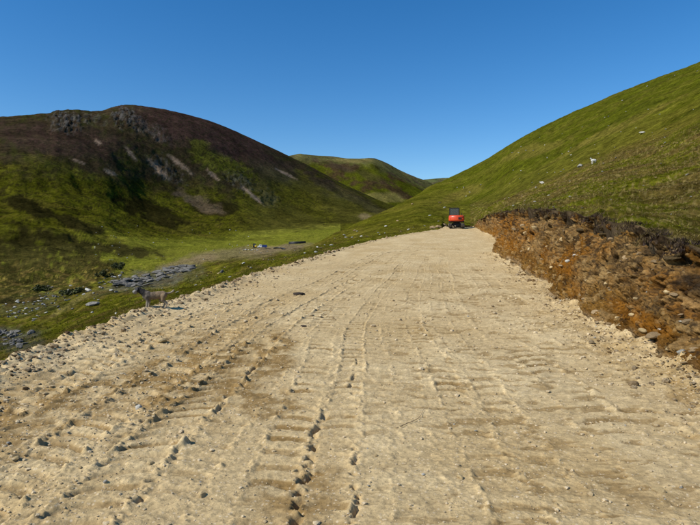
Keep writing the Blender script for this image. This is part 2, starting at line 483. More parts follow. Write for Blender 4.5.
# rough heathy slope just above the bank
near_r = (PXC > 470)[None, :] * (1 - smooth(1.85, 2.12, rowt + 0.08 * nB))
heath = near_r * smooth(-0.05, 0.35, nA * 0.7 + nB * 0.5 + 0.12)
ALB = mixc(ALB, g_brown, heath * 0.75)
ALB = mixc(ALB, g_lime * 1.15, near_r * smooth(0.15, 0.5, -nA + 0.3 * nD) * 0.75)
ALB = mixc(ALB, np.array((0.20, 0.165, 0.085)), near_r * smooth(0.35, 0.6, nD) * 0.5)
brow = (PXC > 470)[None, :] * np.exp(-((rowt - 1.97) / 0.13) ** 2) * smooth(-.3, .2, nB)
ALB = mixc(ALB, g_brown * 0.8, np.clip(brow, 0, 1) * 0.75)
# dry streaks on the big right-hand slope
for b_ in [(545, 148, 26, 4, -22), (520, 152, 22, 3, -25), (590, 140, 34, 1.6, -32), (575, 148, 30, 1.5, -33), (470, 190, 14, 5, -20), (455, 197, 16, 4, -22), (640, 118, 40, 1.6, -27), (615, 128, 30, 1.4, -30)]:
    ALB = mixc(ALB, g_dry * 1.05, blob(*b_, warp=.5) * 0.7)
# fresh earth close to the track's left edge
edge_l = (PXC < 447)[None, :] * (1 - smooth(0.15, 1.1, away + 0.5 * nD))
ALB = mixc(ALB, np.array((0.13, 0.09, 0.05)), np.clip(edge_l, 0, 1))
# turf roots at the lip of the bank
edge_r = (PXC > 470)[None, :] * (1 - smooth(0.05, 0.55, away + 0.45 * nD - 0.1))
ALB = mixc(ALB, np.array((0.050, 0.036, 0.024)), np.clip(edge_r * smooth(-.2, .3, nD + .1), 0, 1) * 0.6)
# glen floor
floor_ = (PXC < 340)[None, :] * smooth(3.6, 4.2, rowt) * (1 - smooth(5.2, 5.7, rowt))
ALB = mixc(ALB, np.array((0.088, 0.100, 0.020)), floor_ * 0.6)
bare_ = np.zeros_like(TX)
for b_, c_, k_ in [((240, 254, 62, 6, -5), g_bare * .6, .6), ((275, 249, 34, 3, -8), g_bare * .65, .7), ((190, 262, 30, 4, -12), g_bare * .7, .6), ((155, 279, 46, 9, -8), g_rock * 1.0, .72), ((110, 290, 30, 4, -15), g_rock, .3), ((70, 305, 30, 3, -32), g_dry * 1.3, .7), ((30, 303, 36, 12, -12), g_rock, .3), ((12, 340, 34, 12, 0), g_rock * .5, .8)]:
    bb_ = blob(*b_, warp=.45) * k_ * (PXC < 345)[None, :]
    ALB = mixc(ALB, c_, bb_); bare_ = np.maximum(bare_, bb_)
# mountain: moor, crag, scree
hl = np.interp(PXC, [-320, 0, 40, 90, 140, 180, 220, 260, 300, 340, 380, 420], [150, 166, 170, 176, 184, 192, 190, 186, 182, 186, 196, 204])[None, :]
moor = mtn * smooth(14, -14, pys - hl + 16 * nC + 10 * W_[2])
ALB = mixc(ALB, mixc(np.broadcast_to(g_heath, TX.shape + (3,)), g_dark * .9, smooth(-.2, .4, W_[0])), np.clip(moor, 0, 1) * 0.88)
purp = mtn * np.clip(blob(190, 128, 62, 19, 17, .35, 2) + blob(60, 140, 70, 14, 8, .4, 2) * .7 + blob(250, 155, 45, 13, 28, .3, 2) + blob(350, 196, 46, 5, 27, .5) * .6, 0, 1)
ALB = mixc(ALB, g_purple, purp * 0.9)
lime = mtn * np.clip(blob(212, 160, 24, 9, 20, .7) + blob(200, 145, 14, 5, 20, .7) + blob(240, 172, 16, 9, 30, .7, 1) + blob(60, 170, 40, 7, 20, .7) * .6 + blob(300, 200, 40, 9, 28, .7) * .5 + blob(130, 160, 14, 10, 40, .8, 1) * .5, 0, 1)
ALB = mixc(ALB, g_lime * .95, lime * 0.7)
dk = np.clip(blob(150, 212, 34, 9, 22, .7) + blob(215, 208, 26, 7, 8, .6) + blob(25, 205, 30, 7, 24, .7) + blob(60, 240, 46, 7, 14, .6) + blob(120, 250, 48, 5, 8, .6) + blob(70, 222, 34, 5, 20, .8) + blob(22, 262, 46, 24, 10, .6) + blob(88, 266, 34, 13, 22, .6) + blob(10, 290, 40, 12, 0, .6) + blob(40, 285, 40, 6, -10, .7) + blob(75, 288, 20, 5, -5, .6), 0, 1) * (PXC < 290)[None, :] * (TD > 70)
ALB = mixc(ALB, np.array((0.026, 0.024, 0.010)), np.clip(dk * 1.5 * smooth(-.5, .1, W_[0] + .3), 0, 1) * 0.95)  # dark plants, toned deeper to paint in the shade at lower left
ALB = mixc(ALB, mixc(np.broadcast_to(g_rock, TX.shape + (3,)), g_heath, smooth(-0.1, 0.25, fbm2(pxs / 4, pys / 4, 4, 70))), crag * 0.9)
scr = mtn * np.clip(blob(131, 154, 9, 2.0, 52, .4, 1) + blob(157, 168, 14, 2.8, 46, .4, 1) + blob(180, 164, 15, 2.4, 38, .45, 1) + blob(98, 142, 5, 1.6, 25, .5, 1) + blob(110, 172, 7, 2, 25, .5, 1) + blob(78, 161, 9, 1.3, 20, .5, 1) + blob(286, 174, 12, 1.3, 27, .4, 1) + blob(252, 195, 15, 1.8, 40, .4, 1) + blob(200, 202, 24, 6, 22, .8) * .6 + blob(213, 175, 7, 2, 40, .6, 1) + blob(365, 217, 10, 3.5, 15, .6) * .7, 0, 1)
ALB = mixc(ALB, g_scree * .85, scr * 0.9)
# clumps of heather, bracken and rush: darker plants standing in the grass
cl1 = fbm2(TX / 9, TY / 9, 4, 80); cl2 = fbm2(TX / 3.5, TY / 3.5, 3, 81)
left_ = (PXC < 345)[None, :] * smooth(90, 150, TD) * (1 - .75 * floor_) + mtn * (PXC >= 345)[None, :]
left_ = left_ * (1 - smooth(300, 345, PXC)[None, :] * (rowt < 4))
ALB = mixc(ALB, np.array((.030, .027, .011)), np.clip(left_ * smooth(.10, .26, .8 * cl1 + .6 * cl2) * (1 - scr), 0, 1) * .75)
ALB = ALB * (1 - .20 * np.clip(left_, 0, 1)[..., None] * (1 - scr[..., None] * .8))
rh_ = smooth(380, 480, PXC)[None, :] * smooth(60, 120, TD) * (rowt < 3.3)
ALB = mixc(ALB, g_dark * .9, np.clip(rh_ * smooth(.12, .35, cl2 + .3 * nB), 0, 1) * .45)
ALB = mixc(ALB, g_dry * .9, np.clip(rh_ * smooth(.2, .45, cl1 - .2 * cl2), 0, 1) * .3)
nE = fbm2(TX / .33, TY / .33, 3, 82)
sl_ = (1 - smooth(300, 440, PXC))[None, :] * (1 - smooth(110, 200, TD)) * smooth(.3, 1.5, away)
ALB = mixc(ALB, g_brown * .9, np.clip(sl_ * smooth(.05, .4, nA + .3 * nD), 0, 1) * .6)
ALB = mixc(ALB, g_dark * .8, np.clip(sl_ * smooth(.12, .4, -nA + .5 * cl1), 0, 1) * .7)
ALB = mixc(ALB, g_dry * 1.1, np.clip(sl_ * smooth(.25, .5, nD - .3 * nA), 0, 1) * .5)
ALB = mixc(ALB, g_brown * 1.1, np.clip(near_r * smooth(.02, .30, nE + .55 * nD), 0, 1) * .62)
ALB = mixc(ALB, np.array((.24, .20, .11)), np.clip(near_r * smooth(.28, .48, nE - .4 * nD), 0, 1) * .6)
veg = 1 - np.clip(crag + scr + bare_ + .8 * edge_l, 0, 1)                # everything that is plants, not stone
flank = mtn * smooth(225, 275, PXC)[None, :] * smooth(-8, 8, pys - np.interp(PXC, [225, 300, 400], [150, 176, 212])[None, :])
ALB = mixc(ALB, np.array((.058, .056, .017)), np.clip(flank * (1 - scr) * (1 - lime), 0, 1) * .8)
hth = np.clip(.8 * moor + purp, 0, 1)
ALB = mixc(ALB, np.array((.044, .030, .023)), hth * (1 - lime) * .28 * veg)
ALB[..., 1] *= 1 - .07 * veg * (1 - hth) + .09 * np.clip(rh_, 0, 1)
ALB[..., 2] *= 1 - .42 * veg * (1 - hth)
ALB = ALB * (1 - .15 * crag)[..., None]
ALB = ALB * (1 - veg * (.10 + .14 * np.clip(rh_, 0, 1) - .75 * floor_))[..., None]
ALB = ALB * np.clip(1 + .45 * near_r * (nE + .6 * nD), .45, 1.6)[..., None]
ALB = np.clip(ALB, 0.003, 0.9)

TCO = np.stack([TX, TY, TZ], -1)
cut = int(np.searchsorted(tt, 5.0))                # split into near ground and mountain at the foot of the slope
def sheet(name, r0, r1, c0, c1, mat):
    sub = TCO[r0:r1, c0:c1]; ca_ = ALB[r0:r1, c0:c1]
    if r0 == 0:                                    # the sod's cut edge goes down into the soil
        sub = np.concatenate([sub[:1] * np.array((1.13, 1.13, 1)) - np.array((0, 0, .8)), sub]); ca_ = np.concatenate([ca_[:1] * 0 + np.array((.04, .03, .02)), ca_]); ca_[1] = np.array((.07, .05, .028))
    me = np_mesh(name, sub.reshape(-1, 3), grid_faces(len(sub), c1 - c0), ca_.reshape(-1, 3))
    return tag(link(name, me, None, mat), kind='structure')
cR = int(np.searchsorted(PXC, 448.0))
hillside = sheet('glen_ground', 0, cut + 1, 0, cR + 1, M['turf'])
righthill = sheet('hillside', 0, cut + 1, cR, NCT, M['turf'])
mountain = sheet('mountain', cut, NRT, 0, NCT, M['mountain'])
tag(hillside, 'grassy lower slope and green floor of the glen left of the track')
tag(righthill, 'steep green grassy hillside rising on the right above the cut bank')
tag(mountain, 'dark heather-clad mountain with crags and scree on the left')

TPXp, TPYp = proj(TX, TY, TZ)
def ground_at(px, py):
    """first point of the ground seen at a photo pixel"""
    c = int(np.argmin(np.abs(PXC - px)))
    p = TPYp[:, c]
    k = np.nonzero(p <= py)[0]
    i = int(k[0]) if len(k) else NRT - 2
    i = max(i, 1)
    f = (p[i - 1] - py) / max(p[i - 1] - p[i], 1e-6); f = min(max(f, 0), 1)
    q = TCO[i - 1, c] * (1 - f) + TCO[i, c] * f
    x = (px - 350) / F
    return Vector(q)

# --- far mountain and farthest hill
def ridge_hill(name, ridge, dist, foot_py, foot_d, back, mat, alb, seed):
    px = np.linspace(ridge[0][0], ridge[-1][0], 300)
    rp = pchip(np.array([r[0] for r in ridge], float), np.array([r[1] for r in ridge], float), px)
    rd = np.interp(px, [r[0] for r in ridge], [r[2] for r in ridge])
    v = np.concatenate([np.linspace(0, 1, 110), 1 + np.linspace(0.03, 0.6, 14)])
    V = v[:, None]
    D = np.where(V <= 1, foot_d + (rd[None] - foot_d) * V, rd[None] * (1 + (V - 1) * back))
    s = np.sin(np.clip(V, 0, 1) * math.pi / 2) ** 0.9
    P = foot_py + (rp[None] - foot_py) * s + np.where(V > 1, (V - 1) * 90, 0)
    X, Y, Z = at(np.broadcast_to(px, D.shape), P, D)
    Z = Z + 9 * fbm2(X / 120, Y / 120, 5, seed) * (1 - .7 * np.exp(-((V - 1) / .08) ** 2))
    return X, Y, np.array(Z), px, P

X, Y, Z, px_, P_ = ridge_hill('far_mountain', [(215, 175, 1900), (250, 165, 1900), (285, 156.5, 1900), (305, 154.8, 1950), (330, 156, 2000), (350, 158.5, 2000), (372, 158.5, 2050), (385, 162, 2100), (400, 170, 2150), (415, 177, 2200), (428, 182.5, 2250), (445, 190, 2300), (490, 207, 2400)], 2000, 224, 1550, .5, None, None, 31)
n1 = fbm2(X / 90, Y / 90, 5, 32); n2 = fbm2(X / 30, Y / 30, 4, 33)
c = mixc(np.broadcast_to(g_green * np.array((.85, .85, .5)), X.shape + (3,)), g_heath * np.array((1.2, 1.2, .8)), smooth(-0.05, .45, n1 + .4 * n2))
top = smooth(12, 2, P_ - np.interp(px_, [215, 285, 330, 372, 400, 428, 490], [175, 156.5, 156, 158.5, 170, 182.5, 207])[None] + 4 * n2)
c = c * .80
c = mixc(c, np.array((.13, .11, .06)), top * .45)
ppx = np.broadcast_to(px_, X.shape)
PX_, PY_ = ppx, P_; W_ = [n2, n2, n1]
c = mixc(c, g_heath, np.clip(blob(340, 168, 14, 4, 10, .5) + blob(375, 178, 20, 4, 25, .5) * .5, 0, 1) * .8)
c = mixc(c, g_dry, np.clip(blob(385, 197, 22, 5, 0, .5) + blob(352, 160, 16, 3, 0, .5), 0, 1) * .6)
fm = link('far_mountain', np_mesh('far_mountain', np.stack([X, Y, Z], -1).reshape(-1, 3), grid_faces(*X.shape), c.reshape(-1, 3)), None, M['mountain'])
tag(fm, 'distant green and brown mountain closing the head of the glen', kind='structure')
X, Y, Z, px_, P_ = ridge_hill('farthest_hill', [(380, 186, 3400), (410, 181, 3500), (430, 179, 3600), (445, 177.8, 3600), (470, 176.5, 3600), (520, 178, 3600)], 3600, 205, 2800, .5, None, None, 41)
n1 = fbm2(X / 120, Y / 120, 4, 42)
c = mixc(np.broadcast_to(np.array((.085, .095, .035)), X.shape + (3,)), g_heath * 1.4, smooth(0, .5, n1) * .5)
fh = link('farthest_hill', np_mesh('farthest_hill', np.stack([X, Y, Z], -1).reshape(-1, 3), grid_faces(*X.shape), c.reshape(-1, 3)), None, M['mountain'])
tag(fh, 'low pale green hill farthest away in the gap', kind='structure')
# country beyond, out to the horizon
ang = np.linspace(0, 2 * math.pi, 97)[:-1]
rr = np.array([1.0, 900, 2500, 9000.])
ring = np.array([[(r * math.cos(a), r * math.sin(a), -60.0) for a in ang] for r in rr]).reshape(-1, 3)
fcs = []
for i in range(3):
    for j in range(96):
        fcs.append((i * 96 + j, i * 96 + (j + 1) % 96, (i + 1) * 96 + (j + 1) % 96, (i + 1) * 96 + j))
gr = link('ground', np_mesh('ground', ring, np.array(fcs), np.tile(g_green, (len(ring), 1))), None, M['mountain'])
tag(gr, kind='structure')

# ------------------------------------------------------------------ dirt track
dr = np.concatenate([np.linspace(-4, 2.25, 40), 1 / np.linspace(1 / 2.3, 1 / 20, 640), np.linspace(20.15, 100, 230)])
# columns: finer in the middle where the track is nearest to the eye
q = np.linspace(-1, 1, 690)
wcol = np.interp(q, [-1, -0.62, 0.62, 1], [-1, -0.44, 0.44, 1])
l = Lx(dr) - 1.25; r_ = Rx(dr) + 0.55
cx = (l + r_) / 2
RX = cx[:, None] + wcol[None, :] * ((r_ - l) / 2)[:, None]
RY = np.broadcast_to(dr[:, None], RX.shape).copy()
RZ = np.broadcast_to(road_z(dr)[:, None], RX.shape).copy()
Lc = Lx(dr)[:, None]; Rc = Rx(dr)[:, None]
xo = RX - ((Lc + Rc) / 2 + .14)                          # offset from the centre line
dl = RX - Lc; dr_ = Rc - RX                        # distance in from either edge
lodd = 1 - smooth(14, 34, RY)
n_big = fbm2(RX / 1.7, RY / 2.6, 4, 101); n_mid = fbm2(RX / 0.33, RY / 0.33, 4, 102)
n_fine = fbm2(RX / 0.075, RY / 0.075, 3, 103)
n_patch = fbm2(RX / 0.8, RY / 1.1, 4, 104)
hz = 0.030 * n_big + 0.008 * n_mid * (0.6 + 0.8 * smooth(-.2, .5, n_big))
damp = np.zeros_like(RX); print_h = np.zeros_like(RX); turned = np.zeros_like(RX)
# tyre prints: offset from centre line, width, lug pitch, slant, depth, where (d0,d1), seed
wob = 0.10 * fbm2(RY / 6.0, RX * 0 + 3.3, 2, 105)
tyres = [(-3.30, .36, .17, .5, .9, 2, 13, 1), (-3.02, .34, .17, .5, 1.0, 2, 16, 21), (-2.55, .36, .19, -.5, .8, 2, 12, 2), (-2.05, .40, .18, .45, 1.0, 2, 14, 3), (-1.42, .40, .18, -.4, 1.1, 2, 22, 4), (-1.0, .34, .17, .3, .7, 3, 24, 22),
         (-.42, .32, .165, .35, .9, 2, 9, 5), (-.06, .28, .15, -.12, 1.1, 2, 32, 6), (.30, .28, .16, .1, .45, 4, 26, 23), (.52, .30, .17, .2, .30, 2, 14, 7), (1.02, .28, .16, .1, .70, 2, 40, 8), (1.36, .28, .17, -.1, .5, 3, 30, 24), (1.72, .32, .17, .2, .5, 3, 22, 15), (2.15, .38, .18, -.3, .8, 2, 24, 9), (2.55, .34, .19, .3, .75, 2, 30, 10), (2.95, .34, .19, -.2, .6, 4, 30, 25),
         (3.35, .40, .19, -.4, .8, 5, 30, 11), (-2.2, .42, .22, .3, .7, 9, 44, 12), (-.75, .40, .20, -.3, .7, 9, 50, 13), (1.9, .38, .22, .3, .5, 14, 50, 14), (.2, .36, .22, .2, .5, 16, 55, 26), (-1.6, .36, .22, -.2, .6, 16, 55, 27)]
for (o0, w, pitch, slant, dep, d0, d1, sd_) in tyres:
    drift = 0.22 * math.sin(sd_ * 2.1) * (RY - 4) / 10 * (1 - smooth(12, 30, RY))
    u = (xo - o0 - wob - drift) / (w / 2)
    inside = 1 - smooth(0.82, 1.08, np.abs(u))
    along = smooth(d0 - .5, d0 + .5, RY) * (1 - smooth(d1 * .75, d1, RY))
    pres = smooth(-0.42 - .25 * (o0 < -1.2), 0.10 - .2 * (o0 < -1.2), fbm2(RY / 2.2, xo / 1.5 + sd_ * 9.1, 3, 200 + sd_)) * along * dep
    pitch = pitch * (1.25 if o0 < -1.2 else 1.5)
    pres = np.maximum(pres, along * dep * (.72 if o0 < -1.2 else .42))
    ph = (RY + slant * u * w * 0.4 + 0.16 * u * u * w + 0.05 * n_patch + .012 * n_mid) / pitch
    saw = ph - np.floor(ph)
    cell = np.floor(ph)
    cv = _h(cell, cell * 0 + sd_, cell * 0, 77) / 4294967296.0
    lug = smooth(0.10, 0.24, saw + .05 * n_mid) * (1 - smooth(0.46, 0.66, saw + .06 * n_mid)) * (0.45 + 0.7 * cv)
    hz = hz - pres * inside * (0.002 + (0.016 + .020 * (o0 < -1.2)) * lug)
    # soil squeezed up along both sides of the tyre
    hz = hz + pres * (.027 if o0 < -1.2 else .017) * np.exp(-((np.abs(u + .12 * n_patch) - 1.10) / 0.15) ** 2) * np.clip(-.15 + 1.1 * n_mid + .9 * lug * cv + (.7 * lug * cv if o0 < -1.2 else 0) + .5 * n_fine, 0, 1.35)
    damp = np.maximum(damp, np.minimum(1.2 * pres, 1) * inside * smooth(.2, .6, lug) * (0.35 + .8 * cv) * smooth(-.25, .2, n_patch + .5 * n_mid + .05 - .05 * xo))
    turned = np.maximum(turned, pres * np.exp(-((np.abs(u) - 1.1) / 0.25) ** 2))
# cracked crumbling edges of the deepest ruts
for (o0, d0, d1, wd, depth, sd_) in [(-.215, 2.2, 5.2, .017, .090, 1), (-1.18, 3.2, 9.0, .016, .045, 2), (.105, 2.2, 4.6, .011, .045, 3), (-2.82, 3.2, 8.5, .018, .045, 4), (-2.25, 2.4, 5.6, .018, .045, 5), (-.02, 5.4, 7.6, .010, .03, 6), (-1.70, 4.2, 9.0, .015, .035, 7)]:
    uu = xo - o0 - wob - 0.05 * fbm2(RY / .5, RY * 0 + sd_, 3, 300 + sd_) - 0.02 * n_mid
    brk = smooth(-0.05, 0.2, fbm2(RY / .09, RX / .3 + sd_ * 3.1, 3, 320 + sd_) + (.14 if sd_ == 1 else .02 if sd_ == 3 else -.10))
    wv = wd * (0.5 + 1.0 * brk)
    k_ = np.exp(-(uu / wv) ** 2) * smooth(d0 - .3, d0 + .3, RY) * (1 - smooth(d1 - 1, d1, RY)) * brk
    hz = hz - depth * k_
    hz = hz + 0.012 * brk * np.exp(-((uu + wv * 2.4) / (wv * 1.6)) ** 2) * smooth(d0 - .3, d0 + .3, RY) * (1 - smooth(d1 - 1, d1, RY))
# crumbs and clods
w1, id1 = worley2(RX / 0.060, RY / 0.060, 5)
w2, id2 = worley2(RX / 0.15, RY / 0.15, 6)
rough_side = np.clip(smooth(-0.4, -2.2, xo) * .45 + smooth(1.5, 0.2, dr_) * .9 + turned * .5 + .12, 0, 1.1)
hz = hz + rough_side * np.where(id1 > .5, np.minimum(np.maximum(0, .40 - w1), .20) * (.4 + id1), 0) * 0.050 * lodd
hz = hz + rough_side * np.where(id2 > .86, np.minimum(np.maximum(0, .30 - w2 + .06 * n_fine), .16), 0) * 0.09
n_grit = fbm2(RX / 0.028, RY / 0.028, 2, 109)
hz = hz + (n_fine * 0.007 + n_grit * .0035 * (1 - smooth(6, 11, RY))) * (0.6 + .8 * rough_side + .8 * turned) * lodd
DOG_D = 11.1; DOG_X = (155 - 350) / F * DOG_D
calm = 1 - .85 * np.exp(-(((RX - DOG_X) / .42) ** 2 + ((RY - DOG_D) / .42) ** 2) ** 2)
# windrow of loose spoil along the left edge, crumbling down outside it
wv = fbm2(RX / 0.55, RY / 0.55, 4, 106); wv2 = fbm2(RX / 0.18, RY / 0.18, 3, 107)
hz = hz + (0.045 + 0.045 * wv) * np.exp(-((dl - 0.10 - .15 * n_patch) / 0.30) ** 2) + (0.035 * wv + 0.045 * wv2) * (1 - smooth(0.2, 1.0, dl)) * calm
hz = hz - 0.95 * np.maximum(0, -dl + 0.02) ** 1.15
# spoil run-out at the foot of the bank
hz = hz + 0.16 * np.exp(-np.maximum(dr_, 0) / 0.40) * (.7 + .7 * wv) + 0.035 * wv2 * (1 - smooth(0.2, 1.1, dr_))
RZ += hz
# colour: dry tan dust, damp brown where it was opened up
blot = np.zeros_like(RX)
def gblob(x, y, rx, ry, k):
    return k * (1 - smooth(.55, 1.25, np.sqrt(((RX - x) / rx) ** 2 + ((RY - y) / ry) ** 2) + .75 * n_patch + .25 * n_mid))
for b_ in [(-1.75, 6.2, .95, 1.9, 1.15), (-2.7, 5.0, .9, 1.1, .95), (-1.0, 7.0, .32, 2.0, 1.25), (-2.1, 8.0, .6, 1.6, .8), (-.75, 5.2, .35, .5, .9), (-.35, 3.3, .32, .45, .9), (-2.4, 4.0, .5, .5, .6), (-3.3, 5.6, .6, 1.2, .6), (-1.6, 9.5, .9, 1.5, .5), (3.35, 5.2, .35, .55, .8), (1.75, 3.35, .4, .25, .6), (1.45, 4.2, .2, .2, .6), (2.35, 3.1, .35, .2, .7), (3.6, 8.5, .35, 1.6, .5), (2.4, 22, 1.5, 4, .22), (4.9, 13.5, .5, 2.5, .5), (-.2, 24, 1.4, 4, .25)]:
    blot = np.maximum(blot, gblob(*b_))
dash = fbm2((RX + .12 * n_mid) / .26, RY / (.085 + .006 * RY), 3, 110)
spots = smooth(.20, .38, dash + .35 * n_patch - .04) * smooth(-.4, 1.0, xo) * (1 - smooth(12, 26, RY)) * .7
hz_dash = -.006 * smooth(.15, .4, dash + .35 * n_patch) * smooth(-.4, 1.0, xo)
RZ += hz_dash
damp = np.clip(np.maximum(np.maximum(damp * 1.0, blot * smooth(-.3, .25, n_mid + .4 * n_patch + .1)), spots), 0, 1)
tan = np.array((0.480, 0.355, 0.180)); pale = np.array((0.555, 0.428, 0.232)); brown = np.array((0.225, 0.140, 0.050)); ochre = np.array((0.375, 0.250, 0.100))
RA = mixc(np.broadcast_to(tan, RX.shape + (3,)), pale, smooth(-.25, .5, n_big + .35 * n_mid) * .75)
RA = mixc(RA, ochre, smooth(.05, .6, fbm2(RX / 2.6, RY / 3.4, 4, 108) - .1 * xo / 4) * .35 * (xo < 2))
RA = mixc(RA, brown, damp * .92)
RA = mixc(RA, ochre * .95, np.clip((1 - smooth(.3, 1.6, dr_)) * smooth(-.3, .4, n_patch), 0, 1) * .45)
RA = RA * (1 + .20 * n_fine + .08 * n_mid + .22 * n_grit * (1 - smooth(7, 14, RY)))[..., None]
track_me = np_mesh('dirt_track', np.stack([RX, RY, RZ], -1).reshape(-1, 3), grid_faces(*RX.shape), np.clip(RA, .01, .9).reshape(-1, 3))
track = tag(link('dirt_track', track_me, None, M['track']), 'freshly bulldozed tan dirt track with tyre prints', kind='structure')

def track_zs(x, y):
    x = np.atleast_1d(np.asarray(x, float)); y = np.atleast_1d(np.asarray(y, float))
    i = np.clip(np.searchsorted(dr, y), 1, len(dr) - 1)
    w = (x - cx[i]) / ((r_ - l) / 2)[i]
    j = np.clip(np.searchsorted(wcol, w), 1, len(wcol) - 1)
    return RZ[i, j]
def track_z(x, y):
    return float(track_zs(x, y)[0])

# ------------------------------------------------------------------ cut bank
bs = np.concatenate([np.linspace(2.6, 5.5, 60), 1 / np.linspace(1 / 5.52, 1 / 42, 760), np.linspace(42.6, 81, 90)])
tv = np.concatenate([np.linspace(-0.14, 0.92, 120), np.linspace(0.93, 1.0, 12)])
S_, T_ = np.meshgrid(bs, tv, indexing='ij')
xt, zt = bank_top(S_)
zb = road_z(S_); H = zt - zb
prof = np.where(T_ < .9, SETBACK * 1.0 * np.clip(T_ / .9, -1, 1) * (0.75 + .25 * np.clip(T_, 0, 1)), SETBACK * (.9 + (T_ - .9)))
BX = Rx(S_) + np.where(T_ < 0, -.25 * (-T_) * 3, prof); BY = S_.copy(); BZ = zb + H * T_
dS = 0.5
tx_ = Rx(S_ + dS) - Rx(S_ - dS); ln = np.sqrt(tx_ ** 2 + (2 * dS) ** 2)
nx, ny = -2 * dS / ln, tx_ / ln                     # outward, towards the track
nxx, nyy, nzz = nx * .88, ny * .88, 0.47
big = fbm3(BX / 1.3, BY / 1.6, BZ / 1.0, 4, 401)
jx = .10 * fbm3(BX / .2, BY / .2, BZ / .2, 3, 421)
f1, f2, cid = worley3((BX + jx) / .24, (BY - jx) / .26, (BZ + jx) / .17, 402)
g1, g2, gid = worley3((BX + jx) / .085, (BY + jx) / .085, (BZ - jx) / .065, 403)
sml = fbm3(BX / .075, BY / .075, BZ / .055, 3, 404)
lipn = fbm2(S_ / .7, S_ * 0 + 2.2, 4, 405)
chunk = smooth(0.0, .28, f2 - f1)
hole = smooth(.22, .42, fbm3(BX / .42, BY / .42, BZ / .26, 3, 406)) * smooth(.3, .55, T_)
disp = .46 * big - .36 * hole + .08 * (chunk - .6) * (.1 + 1.3 * cid ** 2) + .055 * (smooth(0, .35, g2 - g1) - .6) * (.2 + 1.2 * gid) + .05 * sml
edge = smooth(-0.14, .06, T_) * (1 - smooth(.93, 1.0, T_))
talus = np.exp(-((T_ - .06) / .12) ** 2) * (.10 + .12 * big)
under = -.20 * np.exp(-((T_ - (.84 + .05 * lipn)) / .055) ** 2) * smooth(-.3, .3, lipn + .2)      # hollow beneath the turf mat
dsp = (disp + talus + under) * edge * np.minimum(1, H / 1.1)
BX = BX + nxx * dsp; BY = BY + nyy * dsp; BZ = BZ + nzz * dsp * .6 + .05 * lipn * (1 - smooth(.0, .1, 1 - T_)) * 0
pbx, pby = proj(BX, BY, BZ)
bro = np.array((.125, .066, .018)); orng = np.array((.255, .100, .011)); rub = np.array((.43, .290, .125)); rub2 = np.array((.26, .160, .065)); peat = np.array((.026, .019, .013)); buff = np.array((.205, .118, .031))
nb1 = fbm3(S_ / 1.6, BZ / .7, BX * 0, 4, 410); nb2 = fbm3(BX / .5, BY / .5, BZ / .3, 4, 411); nb3 = fbm3(BX / .2, BY / .2, BZ / .15, 3, 412)
BA = mixc(np.broadcast_to(bro, BX.shape + (3,)), buff, smooth(-.3, .4, nb2 + .3 * nb3))
PX_, PY_ = pbx, pby; W_ = [nb2, nb3, nb1]
og = np.clip(.34 + blob(513, 232, 22, 15, 15, .5) + blob(690, 300, 52, 20, 20, .6) + blob(640, 318, 34, 10, 28, .6) + blob(560, 262, 26, 9, 30, .7) * .7 + blob(590, 248, 20, 12, 0, .7) * .6 + smooth(.25, .6, nb1) * .4, 0, 1)
BA = mixc(BA, orng, og * .8)
rb = np.clip(smooth(.30, .55, T_ + .35 * nb1 + .2 * nb2) * (1 - smooth(.82, .95, T_ + .1 * nb2)) * smooth(-.25, .2, nb1 + .4 * nb2) + blob(640, 262, 44, 20, 18, .5) + blob(600, 275, 18, 10, 20, .6) * .8 + blob(545, 228, 18, 8, 15, .6) * .6, 0, 1) * (1 - og * .5)
BA = mixc(BA, mixc(np.broadcast_to(rub, BX.shape + (3,)), rub2, smooth(-.2, .3, nb3)), rb * .48)
BA = mixc(BA, peat * 1.4, hole * .8)  # hollows darkened with the peat tone, shade put into the colour
BA = mixc(BA, np.array((.40, .30, .17)), (1 - smooth(-.02, .10, T_ + .12 * nb2)) * .8)
BA = mixc(BA, rub, smooth(.80, .86, cid) * chunk * .45)
BA = mixc(BA, peat * 1.8, (1 - smooth(.03, .13, f2 - f1)) * smooth(.15, .5, T_ + .2 * nb1) * .6)  # cracks between chunks painted darker with the peat tone, as shade
pt = np.clip(smooth(.90, .985, T_ + .10 * lipn + .11 * nb2) + smooth(.18, .34, fbm3(BX / .7, BY / .7, BZ / .55, 4, 415)) * smooth(.5, .72, T_) * .85, 0, 1)
BA = mixc(BA, peat, pt * .93)
nb4 = fbm3(BX / .07, BY / .07, BZ / .05, 3, 416)
BA = mixc(BA, rub * .95, smooth(.30, .48, nb4 + .25 * nb2) * .40 * (1 - pt))
BA = mixc(BA, peat * 1.6, smooth(.20, .42, -nb4 - .2 * nb3 + .12 * smooth(.3, .8, T_)) * .75)
BA = np.clip(BA * (1 + .30 * nb3)[..., None], .008, .9)
nS_, nT_ = S_.shape
bank_f = grid_faces(nS_, nT_)
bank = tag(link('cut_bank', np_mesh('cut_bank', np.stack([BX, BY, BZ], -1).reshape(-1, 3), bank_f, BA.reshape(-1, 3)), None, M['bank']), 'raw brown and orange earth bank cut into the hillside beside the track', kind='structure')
BCO = np.stack([BX, BY, BZ], -1)

